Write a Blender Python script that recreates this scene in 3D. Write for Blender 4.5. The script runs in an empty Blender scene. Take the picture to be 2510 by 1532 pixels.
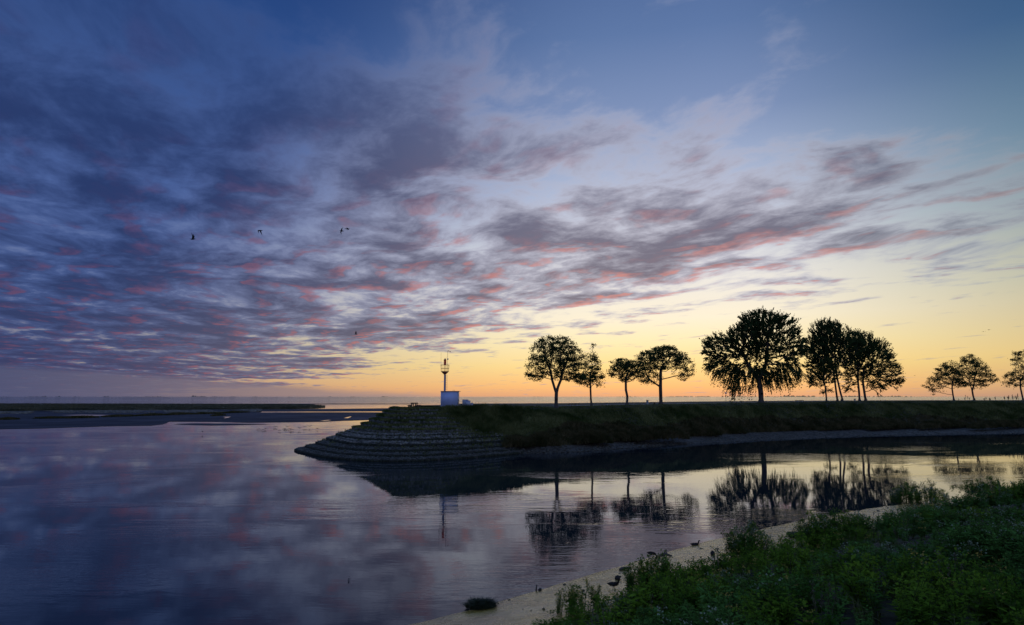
import bpy, bmesh, math, random
import numpy as np
from mathutils import Vector, Matrix

R = math.radians
scene = bpy.context.scene
col = scene.collection

# ------------------------------------------------------------------ camera
EYE = 8.0                     # eye above the low-tide water
PITCH = R(7.15)
FPX = 2510 * 24.0 / 36.0
cam_data = bpy.data.cameras.new('camera')
cam_data.lens = 24.0
cam_data.sensor_width = 36.0
cam_data.clip_start = 0.1
cam_data.clip_end = 40000
cam = bpy.data.objects.new('camera', cam_data)
cam.location = (0, 0, EYE)
cam.rotation_euler = (R(90) + PITCH, 0, 0)
col.objects.link(cam)
scene.camera = cam
scene.render.engine = 'CYCLES'
scene.view_settings.view_transform = 'Standard'
scene.view_settings.look = 'None'
scene.view_settings.exposure = 0.0
scene.view_settings.gamma = 1.0
scene.view_settings.use_curve_mapping = False
scene.cycles.max_bounces = 8
scene.cycles.volume_bounces = 2
scene.cycles.transparent_max_bounces = 8
scene.cycles.use_denoising = True


def srgb(r, g, b):
    def f(c):
        c /= 255.0
        return c / 12.92 if c <= 0.04045 else ((c + 0.055) / 1.055) ** 2.4
    return (f(r), f(g), f(b), 1.0)


# ------------------------------------------------------------------ node helper
class NT:
    def __init__(self, tree):
        self.t = tree
        tree.nodes.clear()

    def n(self, kind, **kw):
        nd = self.t.nodes.new(kind)
        for k, v in kw.items():
            setattr(nd, k, v)
        return nd

    def put(self, sock, v):
        if hasattr(v, 'is_linked') or isinstance(v, bpy.types.NodeSocket):
            self.t.links.new(v, sock)
        elif isinstance(v, (tuple, list)):
            d = len(sock.default_value)
            sock.default_value = tuple(v)[:d] if len(v) >= d else tuple(v) + (1.0,) * (d - len(v))
        else:
            sock.default_value = v

    def m(self, op, a, b=0.0, c=0.0, clamp=False):
        nd = self.n('ShaderNodeMath', operation=op, use_clamp=clamp)
        self.put(nd.inputs[0], a)
        self.put(nd.inputs[1], b)
        self.put(nd.inputs[2], c)
        return nd.outputs[0]

    def add(self, a, b): return self.m('ADD', a, b)
    def sub(self, a, b): return self.m('SUBTRACT', a, b)
    def mul(self, a, b): return self.m('MULTIPLY', a, b)
    def div(self, a, b): return self.m('DIVIDE', a, b)

    def step(self, v, a, b, lo=0.0, hi=1.0):
        nd = self.n('ShaderNodeMapRange', interpolation_type='SMOOTHSTEP')
        for i, s in enumerate((v, a, b, lo, hi)):
            self.put(nd.inputs[i], s)
        return nd.outputs[0]

    def xyz(self, x, y, z=0.0):
        nd = self.n('ShaderNodeCombineXYZ')
        for i, s in enumerate((x, y, z)):
            self.put(nd.inputs[i], s)
        return nd.outputs[0]

    def noise(self, vec, scale=1.0, detail=4.0, rough=0.5, dist=0.0, lac=2.0):
        nd = self.n('ShaderNodeTexNoise')
        self.put(nd.inputs['Vector'], vec)
        nd.inputs['Scale'].default_value = scale
        nd.inputs['Detail'].default_value = detail
        nd.inputs['Roughness'].default_value = rough
        nd.inputs['Lacunarity'].default_value = lac
        nd.inputs['Distortion'].default_value = dist
        return nd.outputs[0]

    def mix(self, f, a, b, blend='MIX'):
        nd = self.n('ShaderNodeMix', data_type='RGBA', blend_type=blend)
        nd.clamp_factor = True
        self.put(nd.inputs[0], f)
        self.put(nd.inputs[6], a)
        self.put(nd.inputs[7], b)
        return nd.outputs[2]

    def ramp(self, f, stops, interp='LINEAR'):
        nd = self.n('ShaderNodeValToRGB')
        cr = nd.color_ramp
        cr.interpolation = interp
        while len(cr.elements) < len(stops):
            cr.elements.new(0.5)
        for e, (p, c) in zip(cr.elements, stops):
            e.position = p
            e.color = c
        self.put(nd.inputs[0], f)
        return nd.outputs[0]


# ------------------------------------------------------------------ sky (world): dawn, sun just under the horizon
SUN_AZ = R(13.0)
world = bpy.data.worlds.new('World')
scene.world = world
world.use_nodes = True
W = NT(world.node_tree)
tc = W.n('ShaderNodeTexCoord')
sep = W.n('ShaderNodeSeparateXYZ')
W.put(sep.inputs[0], tc.outputs['Generated'])
dx, dy, dz = sep.outputs[0], sep.outputs[1], sep.outputs[2]
el = W.mul(W.m('ARCSINE', W.m('MAXIMUM', dz, 0.0)), 180 / math.pi)          # degrees above the horizon
elp = W.div(el, 45.0)
hl = W.m('SQRT', W.m('MAXIMUM', W.add(W.mul(dx, dx), W.mul(dy, dy)), 1e-6))
cosaz = W.div(W.add(W.mul(dx, math.sin(SUN_AZ)), W.mul(dy, math.cos(SUN_AZ))), hl)
az = W.mul(W.m('ARCCOSINE', W.m('MAXIMUM', W.m('MINIMUM', cosaz, 1.0), -1.0)), 180 / math.pi)

nish = W.n('ShaderNodeTexSky', sky_type='NISHITA')
nish.sun_disc = False
nish.sun_elevation = R(0.0)
nish.sun_rotation = SUN_AZ
nish.air_density = 1.0
nish.dust_density = 1.0
nish.ozone_density = 2.0

def E(d): return d / 45.0
sun_side = W.ramp(elp, [(E(0), srgb(226, 164, 124)), (E(0.9), srgb(252, 192, 122)), (E(2.6), srgb(255, 222, 146)),
                        (E(4.5), srgb(255, 236, 182)), (E(6.5), srgb(252, 240, 212)), (E(9.5), srgb(238, 233, 224)),
                        (E(13), srgb(212, 217, 226)), (E(16.5), srgb(180, 192, 217)), (E(22.7), srgb(128, 147, 186)),
                        (E(29), srgb(93, 119, 165)), (E(33), srgb(80, 106, 154)), (E(45), srgb(96, 126, 182))])
far_side = W.ramp(elp, [(E(0), srgb(118, 102, 110)), (E(1.2), srgb(156, 138, 128)), (E(3), srgb(150, 142, 146)),
                        (E(8), srgb(112, 124, 160)), (E(16), srgb(72, 98, 156)), (E(25), srgb(42, 76, 136)),
                        (E(33), srgb(32, 62, 118)), (E(45), srgb(88, 118, 178))])
# to the right of the dawn the sky is clear and turns teal
right_side = W.ramp(elp, [(E(0), srgb(150, 130, 122)), (E(1.2), srgb(200, 165, 118)), (E(3), srgb(214, 184, 122)), (E(8), srgb(176, 176, 150)), (E(13), srgb(136, 154, 158)),
                          (E(18), srgb(100, 130, 152)), (E(25), srgb(60, 94, 134)), (E(33), srgb(38, 70, 112)), (E(45), srgb(88, 118, 178))])
side = W.div(W.sub(W.mul(dx, math.cos(SUN_AZ)), W.mul(dy, math.sin(SUN_AZ))), hl)
far_side = W.mix(W.step(side, -0.15, 0.15), far_side, right_side)
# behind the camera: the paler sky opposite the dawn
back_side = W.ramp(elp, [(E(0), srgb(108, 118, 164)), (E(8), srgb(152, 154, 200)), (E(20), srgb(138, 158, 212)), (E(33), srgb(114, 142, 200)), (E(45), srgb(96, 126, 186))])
azs = W.mul(az, W.add(W.step(side, -0.1, 0.25, 1.0, 1.45), W.div(el, 45.0)))      # the glow reaches less far to the right
glow = W.n('ShaderNodeMapRange', interpolation_type='SMOOTHSTEP')
for i, s in enumerate((azs, 5.0, 56.0, 1.0, 0.0)):
    W.put(glow.inputs[i], s)
glow = glow.outputs[0]
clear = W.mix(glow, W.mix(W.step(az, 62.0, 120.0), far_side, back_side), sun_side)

# cloud deck: a flat layer seen in perspective, bands running towards azimuth -28 degrees
CA = R(-28)
k = W.div(1.0, W.add(W.m('MAXIMUM', dz, 0.0), 0.036))
cu = W.mul(W.add(W.mul(dx, math.sin(CA)), W.mul(dy, math.cos(CA))), k)
cv = W.mul(W.sub(W.mul(dx, math.cos(CA)), W.mul(dy, math.sin(CA))), k)
wq = W.mul(W.sub(W.noise(W.xyz(W.mul(cu, 0.8), W.mul(cv, 0.8), 5.5), 1.0, 3.0, 0.5), 0.5), 0.9)     # bends the rows
def cloud_field(ou, ov, det):
    u, v = W.add(W.add(cu, ou), wq), W.add(W.add(cv, ov), W.mul(wq, 0.6))
    big = W.noise(W.xyz(W.mul(u, 0.5), W.mul(v, 0.95), 3.1), 1.0, 3.0, 0.5)
    rows = W.noise(W.xyz(W.mul(u, 2.0), W.mul(v, 2.8), 7.7), 1.0, det, 0.6)
    return W.add(W.mul(big, 0.40), W.mul(rows, 1.03))
edge_n = W.mul(W.sub(W.noise(W.xyz(W.mul(cu, 0.35), W.mul(cv, 0.7), 1.3), 1.0, 3.0, 0.5), 0.5), 2.2)
edge_far = W.mul(W.mul(W.sub(W.noise(W.xyz(W.mul(cu, 0.55), W.mul(cv, 0.12), 6.3), 1.0, 4.0, 0.6), 0.5), W.step(cu, 3.0, 11.0)), 9.0)     # ragged far rim: long flat bars
right_edge = W.step(W.add(W.add(cv, W.mul(W.mul(cu, cu), 0.0055)), W.add(W.mul(edge_n, 0.8), edge_far)), 2.4, 5.5, 0.0, 0.33)
near_edge = W.step(W.add(W.add(W.add(cu, W.mul(cv, 0.33)), W.mul(W.m('MAXIMUM', W.sub(0.9, cv), 0.0), 0.75)), W.mul(edge_n, 0.35)), 1.6, 2.65, 0.34, 0.0)
cover = W.sub(W.add(right_edge, near_edge), W.step(cv, -1.0, 3.0, 0.05, 0.0))
d0 = W.sub(cloud_field(0, 0, 9.0), cover)
ds0 = cloud_field(0, 0, 3.0)
ds1 = cloud_field(0.07, 0.11, 3.0)                 # the same field a step towards the sun
dens = W.step(d0, 0.47, 0.69)
thick = W.step(d0, 0.55, 0.88)
lit = W.mul(W.step(W.sub(ds0, ds1), 0.01, 0.12), W.mul(W.step(d0, 0.54, 0.68), W.step(d0, 0.77, 0.96, 1.0, 0.3)))
lit = W.mul(lit, W.mul(W.step(el, 5.0, 20.0, 1.0, 0.12), W.step(W.noise(W.xyz(W.mul(cu, 2.2), W.mul(cv, 4.5), 2.2), 1.0, 5.0, 0.6), 0.40, 0.66, 0.10, 0.74)))
rs = W.step(side, -0.1, 0.2)
pale = W.mix(glow, W.mix(rs, srgb(70, 92, 148), srgb(146, 156, 164)), srgb(198, 197, 210))
slate = W.mix(glow, W.mix(rs, srgb(31, 48, 96), srgb(88, 100, 116)), srgb(106, 102, 120))
high = W.step(el, 10.0, 30.0)
pale = W.mix(W.mul(high, 0.6), pale, W.mix(glow, srgb(56, 80, 132), srgb(128, 142, 180)))
slate = W.mix(W.mul(high, 0.6), slate, W.mix(glow, srgb(40, 60, 106), srgb(104, 114, 150)))
rose = W.mix(glow, W.mix(rs, srgb(108, 66, 98), srgb(160, 130, 126)), srgb(238, 134, 108))
pale = W.mix(W.step(el, 2.0, 10.0, 0.5, 0.0), pale, slate)           # thin and thick cloud even out towards the horizon
ccol = W.mix(lit, W.mix(thick, pale, slate), rose)
thin = W.mul(dens, W.step(el, 17.0, 32.0, 0.95, 0.55))
sky = W.mix(thin, clear, ccol)
# flat grey bank low over the left horizon
bank_top = W.mul(W.sub(W.mul(side, -1.0), 0.34), 5.0)
bank_top = W.add(bank_top, W.mul(W.sub(W.noise(W.xyz(W.mul(side, 7.0), W.mul(el, 0.9), 0.4), 1.0, 4.0, 0.6), 0.5), 1.1))
bank = W.mul(W.step(W.sub(el, bank_top), -0.25, 0.45, 1.0, 0.0), W.step(side, -0.36, -0.28, 1.0, 0.0))
sky = W.mix(W.mul(bank, 0.85), sky, W.mix(glow, srgb(74, 82, 116), srgb(186, 158, 142)))
sky = W.mix(0.015, sky, nish.outputs[0], 'ADD')
bg = W.n('ShaderNodeBackground')
W.put(bg.inputs[0], sky)
bg.inputs[1].default_value = 1.0
out = W.n('ShaderNodeOutputWorld')
W.put(out.inputs[0], bg.outputs[0])

# ------------------------------------------------------------------ helpers
rng = np.random.default_rng(7)
random.seed(7)
SP, CP = math.sin(PITCH), math.cos(PITCH)


def ray(px, py):
    a, b = (px - 1255.0) / FPX, -(py - 766.0) / FPX
    return np.array((a, CP - b * SP, SP + b * CP))


def at(px, py, z):
    """ground point at height z that the photograph shows at (px, py)"""
    d = ray(px, py)
    t = (z - EYE) / d[2]
    return np.array((d[0] * t, d[1] * t, z))


def atd(px, py, dist):
    """point at forward distance dist"""
    d = ray(px, py)
    t = dist / d[1]
    return np.array((d[0] * t, dist, EYE + d[2] * t))


def px_of(p):
    x, y, z = p[0], p[1], p[2] - EYE
    f = y * CP + z * SP
    return 1255 + FPX * x / f, 766 - FPX * (z * CP - y * SP) / f


def tag(o, label=None, cat=None, group=None, kind=None):
    if label: o['label'] = label
    if cat: o['category'] = cat
    if group: o['group'] = group
    if kind: o['kind'] = kind
    return o


def empty(name, loc=(0, 0, 0), rz=0.0):
    o = bpy.data.objects.new(name, None)
    o.location = tuple(float(v) for v in loc)
    o.rotation_euler = (0, 0, rz)
    o.empty_display_size = 0.2
    col.objects.link(o)
    return o


def link_mesh(name, me, parent=None, loc=None, rot=None):
    o = bpy.data.objects.new(name, me)
    col.objects.link(o)
    if parent is not None: o.parent = parent
    if loc is not None: o.location = tuple(float(v) for v in loc)
    if rot is not None: o.rotation_euler = rot
    return o


def mesh_np(name, verts, faces, mats, midx=None, smooth=False):
    """faces: list of int arrays (n,3) or (n,4); midx matches the concatenated face order"""
    me = bpy.data.meshes.new(name)
    verts = np.asarray(verts, dtype=np.float32)
    if not isinstance(faces, list): faces = [faces]
    faces = [np.asarray(f, dtype=np.int32) for f in faces if len(f)]
    loops = np.concatenate([f.ravel() for f in faces])
    sizes = np.concatenate([np.full(len(f), f.shape[1], dtype=np.int32) for f in faces])
    starts = np.concatenate(([0], np.cumsum(sizes)[:-1])).astype(np.int32)
    me.vertices.add(len(verts))
    me.vertices.foreach_set('co', verts.ravel())
    me.loops.add(len(loops))
    me.loops.foreach_set('vertex_index', loops)
    me.polygons.add(len(sizes))
    me.polygons.foreach_set('loop_start', starts)
    for m in (mats if isinstance(mats, (list, tuple)) else [mats]):
        me.materials.append(m)
    if midx is not None:
        me.polygons.foreach_set('material_index', np.asarray(midx, dtype=np.int32))
    if smooth:
        me.polygons.foreach_set('use_smooth', np.ones(len(sizes), dtype=bool))
    me.update(calc_edges=True)
    me.validate()
    return me


class MB:
    """collects boxes, tubes and lathes and links them as one mesh"""
    def __init__(self):
        self.v, self.f3, self.f4, self.n = [], [], [], 0

    def addv(self, v):
        b = self.n
        self.v.append(np.asarray(v, dtype=float).reshape(-1, 3))
        self.n += len(self.v[-1])
        return b

    def box(self, c, s, rz=0.0, taper=1.0, rx=0.0):
        hx, hy, hz = s[0] / 2, s[1] / 2, s[2] / 2
        v = np.array([(x * (taper if z > 0 else 1), y * (taper if z > 0 else 1), z) for z in (-hz, hz)
                      for x, y in ((-hx, -hy), (hx, -hy), (hx, hy), (-hx, hy))])
        if rx:
            c1, s1 = math.cos(rx), math.sin(rx)
            v = np.stack([v[:, 0], v[:, 1] * c1 - v[:, 2] * s1, v[:, 1] * s1 + v[:, 2] * c1], 1)
        c0, s0 = math.cos(rz), math.sin(rz)
        v = np.stack([v[:, 0] * c0 - v[:, 1] * s0, v[:, 0] * s0 + v[:, 1] * c0, v[:, 2]], 1) + np.asarray(c)
        b = self.addv(v)
        for q in ((0, 3, 2, 1), (4, 5, 6, 7), (0, 1, 5, 4), (1, 2, 6, 5), (2, 3, 7, 6), (3, 0, 4, 7)):
            self.f4.append([b + i for i in q])
        return self

    def sweep(self, pts, radii, sides=8, cap=True, flat=1.0):
        """tube through pts; flat squeezes it in its second axis"""
        pts = [np.asarray(p, dtype=float) for p in pts]
        rings = []
        for i, p in enumerate(pts):
            d = pts[min(i + 1, len(pts) - 1)] - pts[max(i - 1, 0)]
            d /= max(np.linalg.norm(d), 1e-9)
            up = np.array((0, 0, 1.0)) if abs(d[2]) < 0.9 else np.array((0, 1.0, 0))
            a = np.cross(up, d); a /= np.linalg.norm(a)
            c = np.cross(d, a)
            r = radii[i] if hasattr(radii, '__len__') else radii
            ra, rb = r if hasattr(r, '__len__') else (r, r * flat)
            th = np.arange(sides) * 2 * math.pi / sides
            rings.append(self.addv(p + np.outer(np.cos(th) * ra, a) + np.outer(np.sin(th) * rb, c)))
        for i in range(len(rings) - 1):
            for j in range(sides):
                j2 = (j + 1) % sides
                self.f4.append([rings[i] + j, rings[i] + j2, rings[i + 1] + j2, rings[i + 1] + j])
        if cap:
            for ring, p, flip in ((rings[0], pts[0], True), (rings[-1], pts[-1], False)):
                c = self.addv(p)
                for j in range(sides):
                    t = [ring + j, ring + (j + 1) % sides, c]
                    self.f3.append(t[::-1] if flip else t)
        return self

    def lathe(self, prof, sides=16, c=(0, 0, 0)):
        return self.sweep([(c[0], c[1], c[2] + z + i * 1e-5) for i, (r, z) in enumerate(prof)], [r for r, z in prof], sides)

    def mesh(self, name, mat, smooth=False):
        f = []
        if self.f4: f.append(np.array(self.f4))
        if self.f3: f.append(np.array(self.f3))
        return mesh_np(name, np.concatenate(self.v), f, mat, smooth=smooth)

    def build(self, name, mat, parent=None, loc=None, rot=None, smooth=False):
        return link_mesh(name, self.mesh(name, mat, smooth), parent, loc, rot)


def copy_tree(o, parent=None):
    c = o.copy()
    col.objects.link(c)
    c.parent = parent
    for ch in list(o.children):
        copy_tree(ch, c)
    return c


# ------------------------------------------------------------------ materials
def mat(name, color, rough=0.8, var=0.25, scale=3.0, bump=0.0, bscale=20.0, spec=0.4, color2=None, detail=6.0,
        translucent=0.0, emit=None, metal=0.0):
    m = bpy.data.materials.new(name)
    m.use_nodes = True
    T = NT(m.node_tree)
    tcn = T.n('ShaderNodeTexCoord')
    pos = tcn.outputs['Object']
    p = T.n('ShaderNodeBsdfPrincipled')
    nz = T.noise(pos, scale, detail, 0.6)
    c1 = tuple(c * (1 - var) for c in color[:3]) + (1,)
    c2 = tuple(min(1, c * (1 + var)) for c in (color2 or color)[:3]) + (1,)
    cc = T.mix(T.step(nz, 0.32, 0.68), c1, c2)
    T.put(p.inputs['Base Color'], cc)
    p.inputs['Roughness'].default_value = rough
    p.inputs['Specular IOR Level'].default_value = spec
    p.inputs['Metallic'].default_value = metal
    if bump:
        b = T.n('ShaderNodeBump')
        b.inputs['Strength'].default_value = 1.0
        b.inputs['Distance'].default_value = bump
        T.put(b.inputs['Height'], T.noise(pos, bscale, 6.0, 0.6))
        T.put(p.inputs['Normal'], b.outputs[0])
    if emit:
        p.inputs['Emission Color'].default_value = emit[0]
        p.inputs['Emission Strength'].default_value = emit[1]
    o = T.n('ShaderNodeOutputMaterial')
    sh = p.outputs[0]
    if translucent:
        tr = T.n('ShaderNodeBsdfTranslucent')
        T.put(tr.inputs[0], T.mix(0.5, cc, (0.12, 0.20, 0.02, 1)))
        mx = T.n('ShaderNodeMixShader')
        mx.inputs[0].default_value = translucent
        T.put(mx.inputs[1], sh)
        T.put(mx.inputs[2], tr.outputs[0])
        sh = mx.outputs[0]
    T.put(o.inputs[0], sh)
    return m


M = {}
M['leaf'] = mat('leaf', (0.05, 0.065, 0.018), 0.7, 0.4, 0.7, translucent=0.25, spec=0.1)
M['leaf_dark'] = mat('leaf_dark', (0.036, 0.058, 0.018), 0.7, 0.4, 0.5, translucent=0.2, spec=0.1)
M['bark'] = mat('bark', (0.075, 0.058, 0.045), 0.9, 0.4, 6.0, bump=0.03, bscale=9)
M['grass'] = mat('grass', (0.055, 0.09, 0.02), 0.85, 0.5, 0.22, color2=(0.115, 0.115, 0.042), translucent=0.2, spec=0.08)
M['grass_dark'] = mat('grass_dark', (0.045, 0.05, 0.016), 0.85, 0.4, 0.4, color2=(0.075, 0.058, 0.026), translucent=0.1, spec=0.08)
M['soil'] = mat('soil', (0.045, 0.042, 0.02), 0.9, 0.4, 1.5, bump=0.05, bscale=4)
M['weed'] = mat('weed', (0.075, 0.205, 0.024), 0.9, 0.45, 0.5, color2=(0.15, 0.24, 0.022), translucent=0.35, spec=0.0)
M['weed_blue'] = mat('weed_blue', (0.095, 0.20, 0.04), 0.9, 0.35, 0.9, translucent=0.25, spec=0.0)
M['stem'] = mat('stem', (0.07, 0.10, 0.025), 0.7, 0.4, 2.0, spec=0.1)
M['dry'] = mat('dry', (0.13, 0.11, 0.06), 0.8, 0.4, 2.0)
M['flower'] = mat('flower', (0.26, 0.29, 0.17), 0.9, 0.3, 5.0, spec=0.0)
M['flower_yellow'] = mat('flower_yellow', (0.42, 0.31, 0.05), 0.8, 0.2, 5.0)
M['slab'] = mat('slab', (0.085, 0.08, 0.062), 0.9, 0.5, 1.4, bump=0.03, bscale=6)
M['slab_algae'] = mat('slab_algae', (0.018, 0.022, 0.01), 0.85, 0.5, 1.6, bump=0.03, bscale=6)
M['stone'] = mat('stone', (0.13, 0.12, 0.095), 0.9, 0.8, 1.7, bump=0.02, bscale=7)
M['stone_wet'] = mat('stone_wet', (0.055, 0.053, 0.038), 0.6, 0.6, 1.7, bump=0.02, bscale=7)
M['shaded_white_paint'] = mat('shaded_white_paint', (0.44, 0.51, 0.72), 0.55, 0.05, 1.2, bump=0.002, bscale=14)  # white paint with the blue light of the shade put into its colour
M['grey_paint'] = mat('grey_paint', (0.42, 0.43, 0.45), 0.6, 0.1, 3.0)
M['roof_metal'] = mat('roof_metal', (0.16, 0.16, 0.17), 0.5, 0.15, 3.0)
M['mast_paint'] = mat('mast_paint', (0.22, 0.24, 0.30), 0.5, 0.1, 2.0)
M['rust_red'] = mat('rust_red', (0.36, 0.10, 0.045), 0.6, 0.25, 3.0)
M['rail'] = mat('rail', (0.24, 0.14, 0.08), 0.6, 0.2, 4.0)
M['red_lamp'] = mat('red_lamp', (0.42, 0.05, 0.02), 0.3, 0.1, 4.0, emit=((1.0, 0.10, 0.04, 1), 0.05))
M['wood'] = mat('wood', (0.11, 0.085, 0.06), 0.85, 0.3, 5.0, bump=0.01, bscale=12)
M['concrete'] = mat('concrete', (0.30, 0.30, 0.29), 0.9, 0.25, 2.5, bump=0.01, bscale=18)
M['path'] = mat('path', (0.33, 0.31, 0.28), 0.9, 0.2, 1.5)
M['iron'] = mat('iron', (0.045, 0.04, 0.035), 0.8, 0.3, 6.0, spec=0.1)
M['feather_dark'] = mat('feather_dark', (0.035, 0.026, 0.02), 0.9, 0.35, 14.0, spec=0.05)
M['feather_grey'] = mat('feather_grey', (0.04, 0.038, 0.038), 0.9, 0.2, 8.0, spec=0.05)
M['duck_head'] = mat('duck_head', (0.03, 0.035, 0.03), 0.55, 0.2, 14.0)
M['bill'] = mat('bill', (0.20, 0.15, 0.05), 0.5, 0.1, 8.0)
M['seaweed'] = mat('seaweed', (0.03, 0.042, 0.014), 0.6, 0.4, 3.0)
M['far_wood'] = mat('far_wood', (0.04, 0.05, 0.035), 0.9, 0.3, 0.02)
M['marsh'] = mat('marsh', (0.045, 0.058, 0.026), 0.85, 0.45, 0.05, color2=(0.07, 0.065, 0.035))


def wet_mud(name, color, r0, r1, bumps, tint_scale=0.3, spec=0.5, film=0.0):
    m = bpy.data.materials.new(name)
    m.use_nodes = True
    T = NT(m.node_tree)
    pos = T.n('ShaderNodeNewGeometry').outputs['Position']
    p = T.n('ShaderNodeBsdfPrincipled')
    nz = T.noise(pos, tint_scale, 6.0, 0.6)
    T.put(p.inputs['Base Color'], T.mix(T.step(nz, 0.3, 0.7), tuple(c * 0.6 for c in color) + (1,), tuple(c * 1.3 for c in color) + (1,)))
    T.put(p.inputs['Roughness'], T.step(T.noise(pos, tint_scale * 2.3, 5.0, 0.6), 0.35, 0.65, r0, r1))
    p.inputs['Specular IOR Level'].default_value = spec
    p.inputs['Coat Weight'].default_value = film        # thin film of water
    p.inputs['Coat Roughness'].default_value = 0.15
    p.inputs['Coat IOR'].default_value = 1.4
    h = None
    for sc, am in bumps:
        q = T.mul(T.noise(pos, sc, 5.0, 0.6), am)
        h = q if h is None else T.add(h, q)
    b = T.n('ShaderNodeBump')
    b.inputs['Strength'].default_value = 1.0
    b.inputs['Distance'].default_value = 1.0
    T.put(b.inputs['Height'], h)
    T.put(p.inputs['Normal'], b.outputs[0])
    T.put(p.inputs['Coat Normal'], b.outputs[0])
    o = T.n('ShaderNodeOutputMaterial')
    T.put(o.inputs[0], p.outputs[0])
    return m


M['near_mud'] = wet_mud('near_mud', (0.42, 0.27, 0.06), 0.15, 0.36, ((1.3, 0.035), (5.0, 0.028), (17.0, 0.009)), 0.7, 0.8, 0.55)  # brown mud; the golden reflection of the low sky is put into its colour
M['far_mud'] = wet_mud('far_mud', (0.05, 0.05, 0.06), 0.6, 0.85, ((0.08, 0.4),), 0.02, 0.06)
M['bank_mud'] = wet_mud('bank_mud', (0.07, 0.06, 0.045), 0.5, 0.8, ((1.2, 0.2), (4.0, 0.08)), 0.4, 0.2)

# ------------------------------------------------------------------ water
wm = bpy.data.materials.new('water')
wm.use_nodes = True
T = NT(wm.node_tree)
pos = T.n('ShaderNodeNewGeometry').outputs['Position']
ps = T.n('ShaderNodeSeparateXYZ')
T.put(ps.inputs[0], pos)
wx, wy = ps.outputs[0], ps.outputs[1]
p = T.n('ShaderNodeBsdfPrincipled')
p.inputs['Base Color'].default_value = (0.012, 0.020, 0.026, 1)
p.inputs['Roughness'].default_value = 0.012
p.inputs['IOR'].default_value = 1.333
# ripples: crests roughly across the view, in patches of rougher and calmer water
warp = T.mul(T.noise(T.xyz(T.mul(wx, 0.05), T.mul(wy, 0.05), 0.0), 1.0, 3.0, 0.5), 5.0)
rip1 = T.noise(T.xyz(T.mul(wx, 0.55), T.add(T.mul(wy, 1.9), warp), 0.0), 1.0, 3.0, 0.55, 0.2)
rip2 = T.noise(T.xyz(T.mul(wx, 2.2), T.mul(wy, 5.5), 4.0), 1.0, 2.0, 0.5)
swell = T.noise(T.xyz(T.mul(wx, 0.06), T.mul(wy, 0.16), 2.0), 1.0, 3.0, 0.5)
patch = T.noise(T.xyz(T.mul(wx, 0.035), T.mul(wy, 0.075), 9.0), 1.0, 4.0, 0.6, 0.5)
rough_patch = T.step(patch, 0.46, 0.68)
amp = T.step(rough_patch, 0.0, 1.0, 0.16, 1.9)
h = T.add(T.mul(T.mul(rip1, 0.009), amp), T.add(T.mul(T.mul(rip2, 0.0026), amp), T.mul(swell, 0.006)))
b = T.n('ShaderNodeBump')
b.inputs['Strength'].default_value = 1.0
b.inputs['Distance'].default_value = 1.0
T.put(b.inputs['Height'], h)
T.put(p.inputs['Normal'], b.outputs[0])
o = T.n('ShaderNodeOutputMaterial')
T.put(o.inputs[0], p.outputs[0])
M['water'] = wm

S_ = 16000.0
water = link_mesh('water', mesh_np('water', [(-S_, -200, 0), (S_, -200, 0), (S_, S_, 0), (-S_, S_, 0)], np.array([[0, 1, 2, 3]]), wm))
tag(water, 'calm estuary water with fine ripples mirroring the dawn sky', kind='structure')
bed = link_mesh('river_bed', mesh_np('river_bed', [(-S_, -200, -1.5), (S_, -200, -1.5), (S_, S_, -1.5), (-S_, S_, -1.5)], np.array([[0, 1, 2, 3]]), M['soil']))
tag(bed, 'muddy bed under the estuary water', kind='structure')

# low mist lying on the far side of the bay
mv = bpy.data.materials.new('mist')
mv.use_nodes = True
T = NT(mv.node_tree)
vp = T.n('ShaderNodeVolumePrincipled')
vp.inputs['Color'].default_value = (0.99, 0.985, 0.975, 1)
vp.inputs['Density'].default_value = 0.0013
vp.inputs['Anisotropy'].default_value = 0.92
o = T.n('ShaderNodeOutputMaterial')
T.put(o.inputs['Volume'], vp.outputs[0])
bm_ = MB().box((0, 4400, 5.2), (15000, 6600, 12.4))
mist = bm_.build('mist', mv)
tag(mist, 'pale band of low mist lying over the far side of the bay', 'mist', kind='stuff')


# ------------------------------------------------------------------ value noise for terrain
def vnoise(x, y, seed=0):
    xi, yi = np.floor(x).astype(np.int64), np.floor(y).astype(np.int64)
    xf, yf = x - xi, y - yi
    u, v = xf * xf * (3 - 2 * xf), yf * yf * (3 - 2 * yf)
    def hsh(a, b):
        n = (a * 374761393 + b * 668265263 + seed * 144269) & 0x7fffffff
        n = (n ^ (n >> 13)) * 1274126177 & 0x7fffffff
        return ((n ^ (n >> 16)) & 0xffff) / 65535.0
    return (hsh(xi, yi) * (1 - u) + hsh(xi + 1, yi) * u) * (1 - v) + (hsh(xi, yi + 1) * (1 - u) + hsh(xi + 1, yi + 1) * u) * v


def fbm(x, y, seed=0, oct=4):
    s, a, t = 0.0, 1.0, 0.0
    x, y = np.asarray(x, float), np.asarray(y, float)
    for i in range(oct):
        s = s + a * vnoise(x, y, seed + i * 17); t += a
        x, y, a = x * 2.03 + 5.1, y * 2.03 + 3.7, a * 0.5
    return s / t


def resample(P, n):
    P = np.asarray(P, float)
    d = np.concatenate(([0], np.cumsum(np.linalg.norm(np.diff(P[:, :2], axis=0), axis=1))))
    t = np.linspace(0, d[-1], n)
    return np.stack([np.interp(t, d, P[:, i]) for i in range(P.shape[1])], 1)


def smooth_poly(P, it=2):
    P = np.asarray(P, float)
    for _ in range(it):
        Q = [P[0]]
        for a, c in zip(P[:-1], P[1:]):
            Q += [a * 0.75 + c * 0.25, a * 0.25 + c * 0.75]
        Q.append(P[-1])
        P = np.array(Q)
    return P


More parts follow.
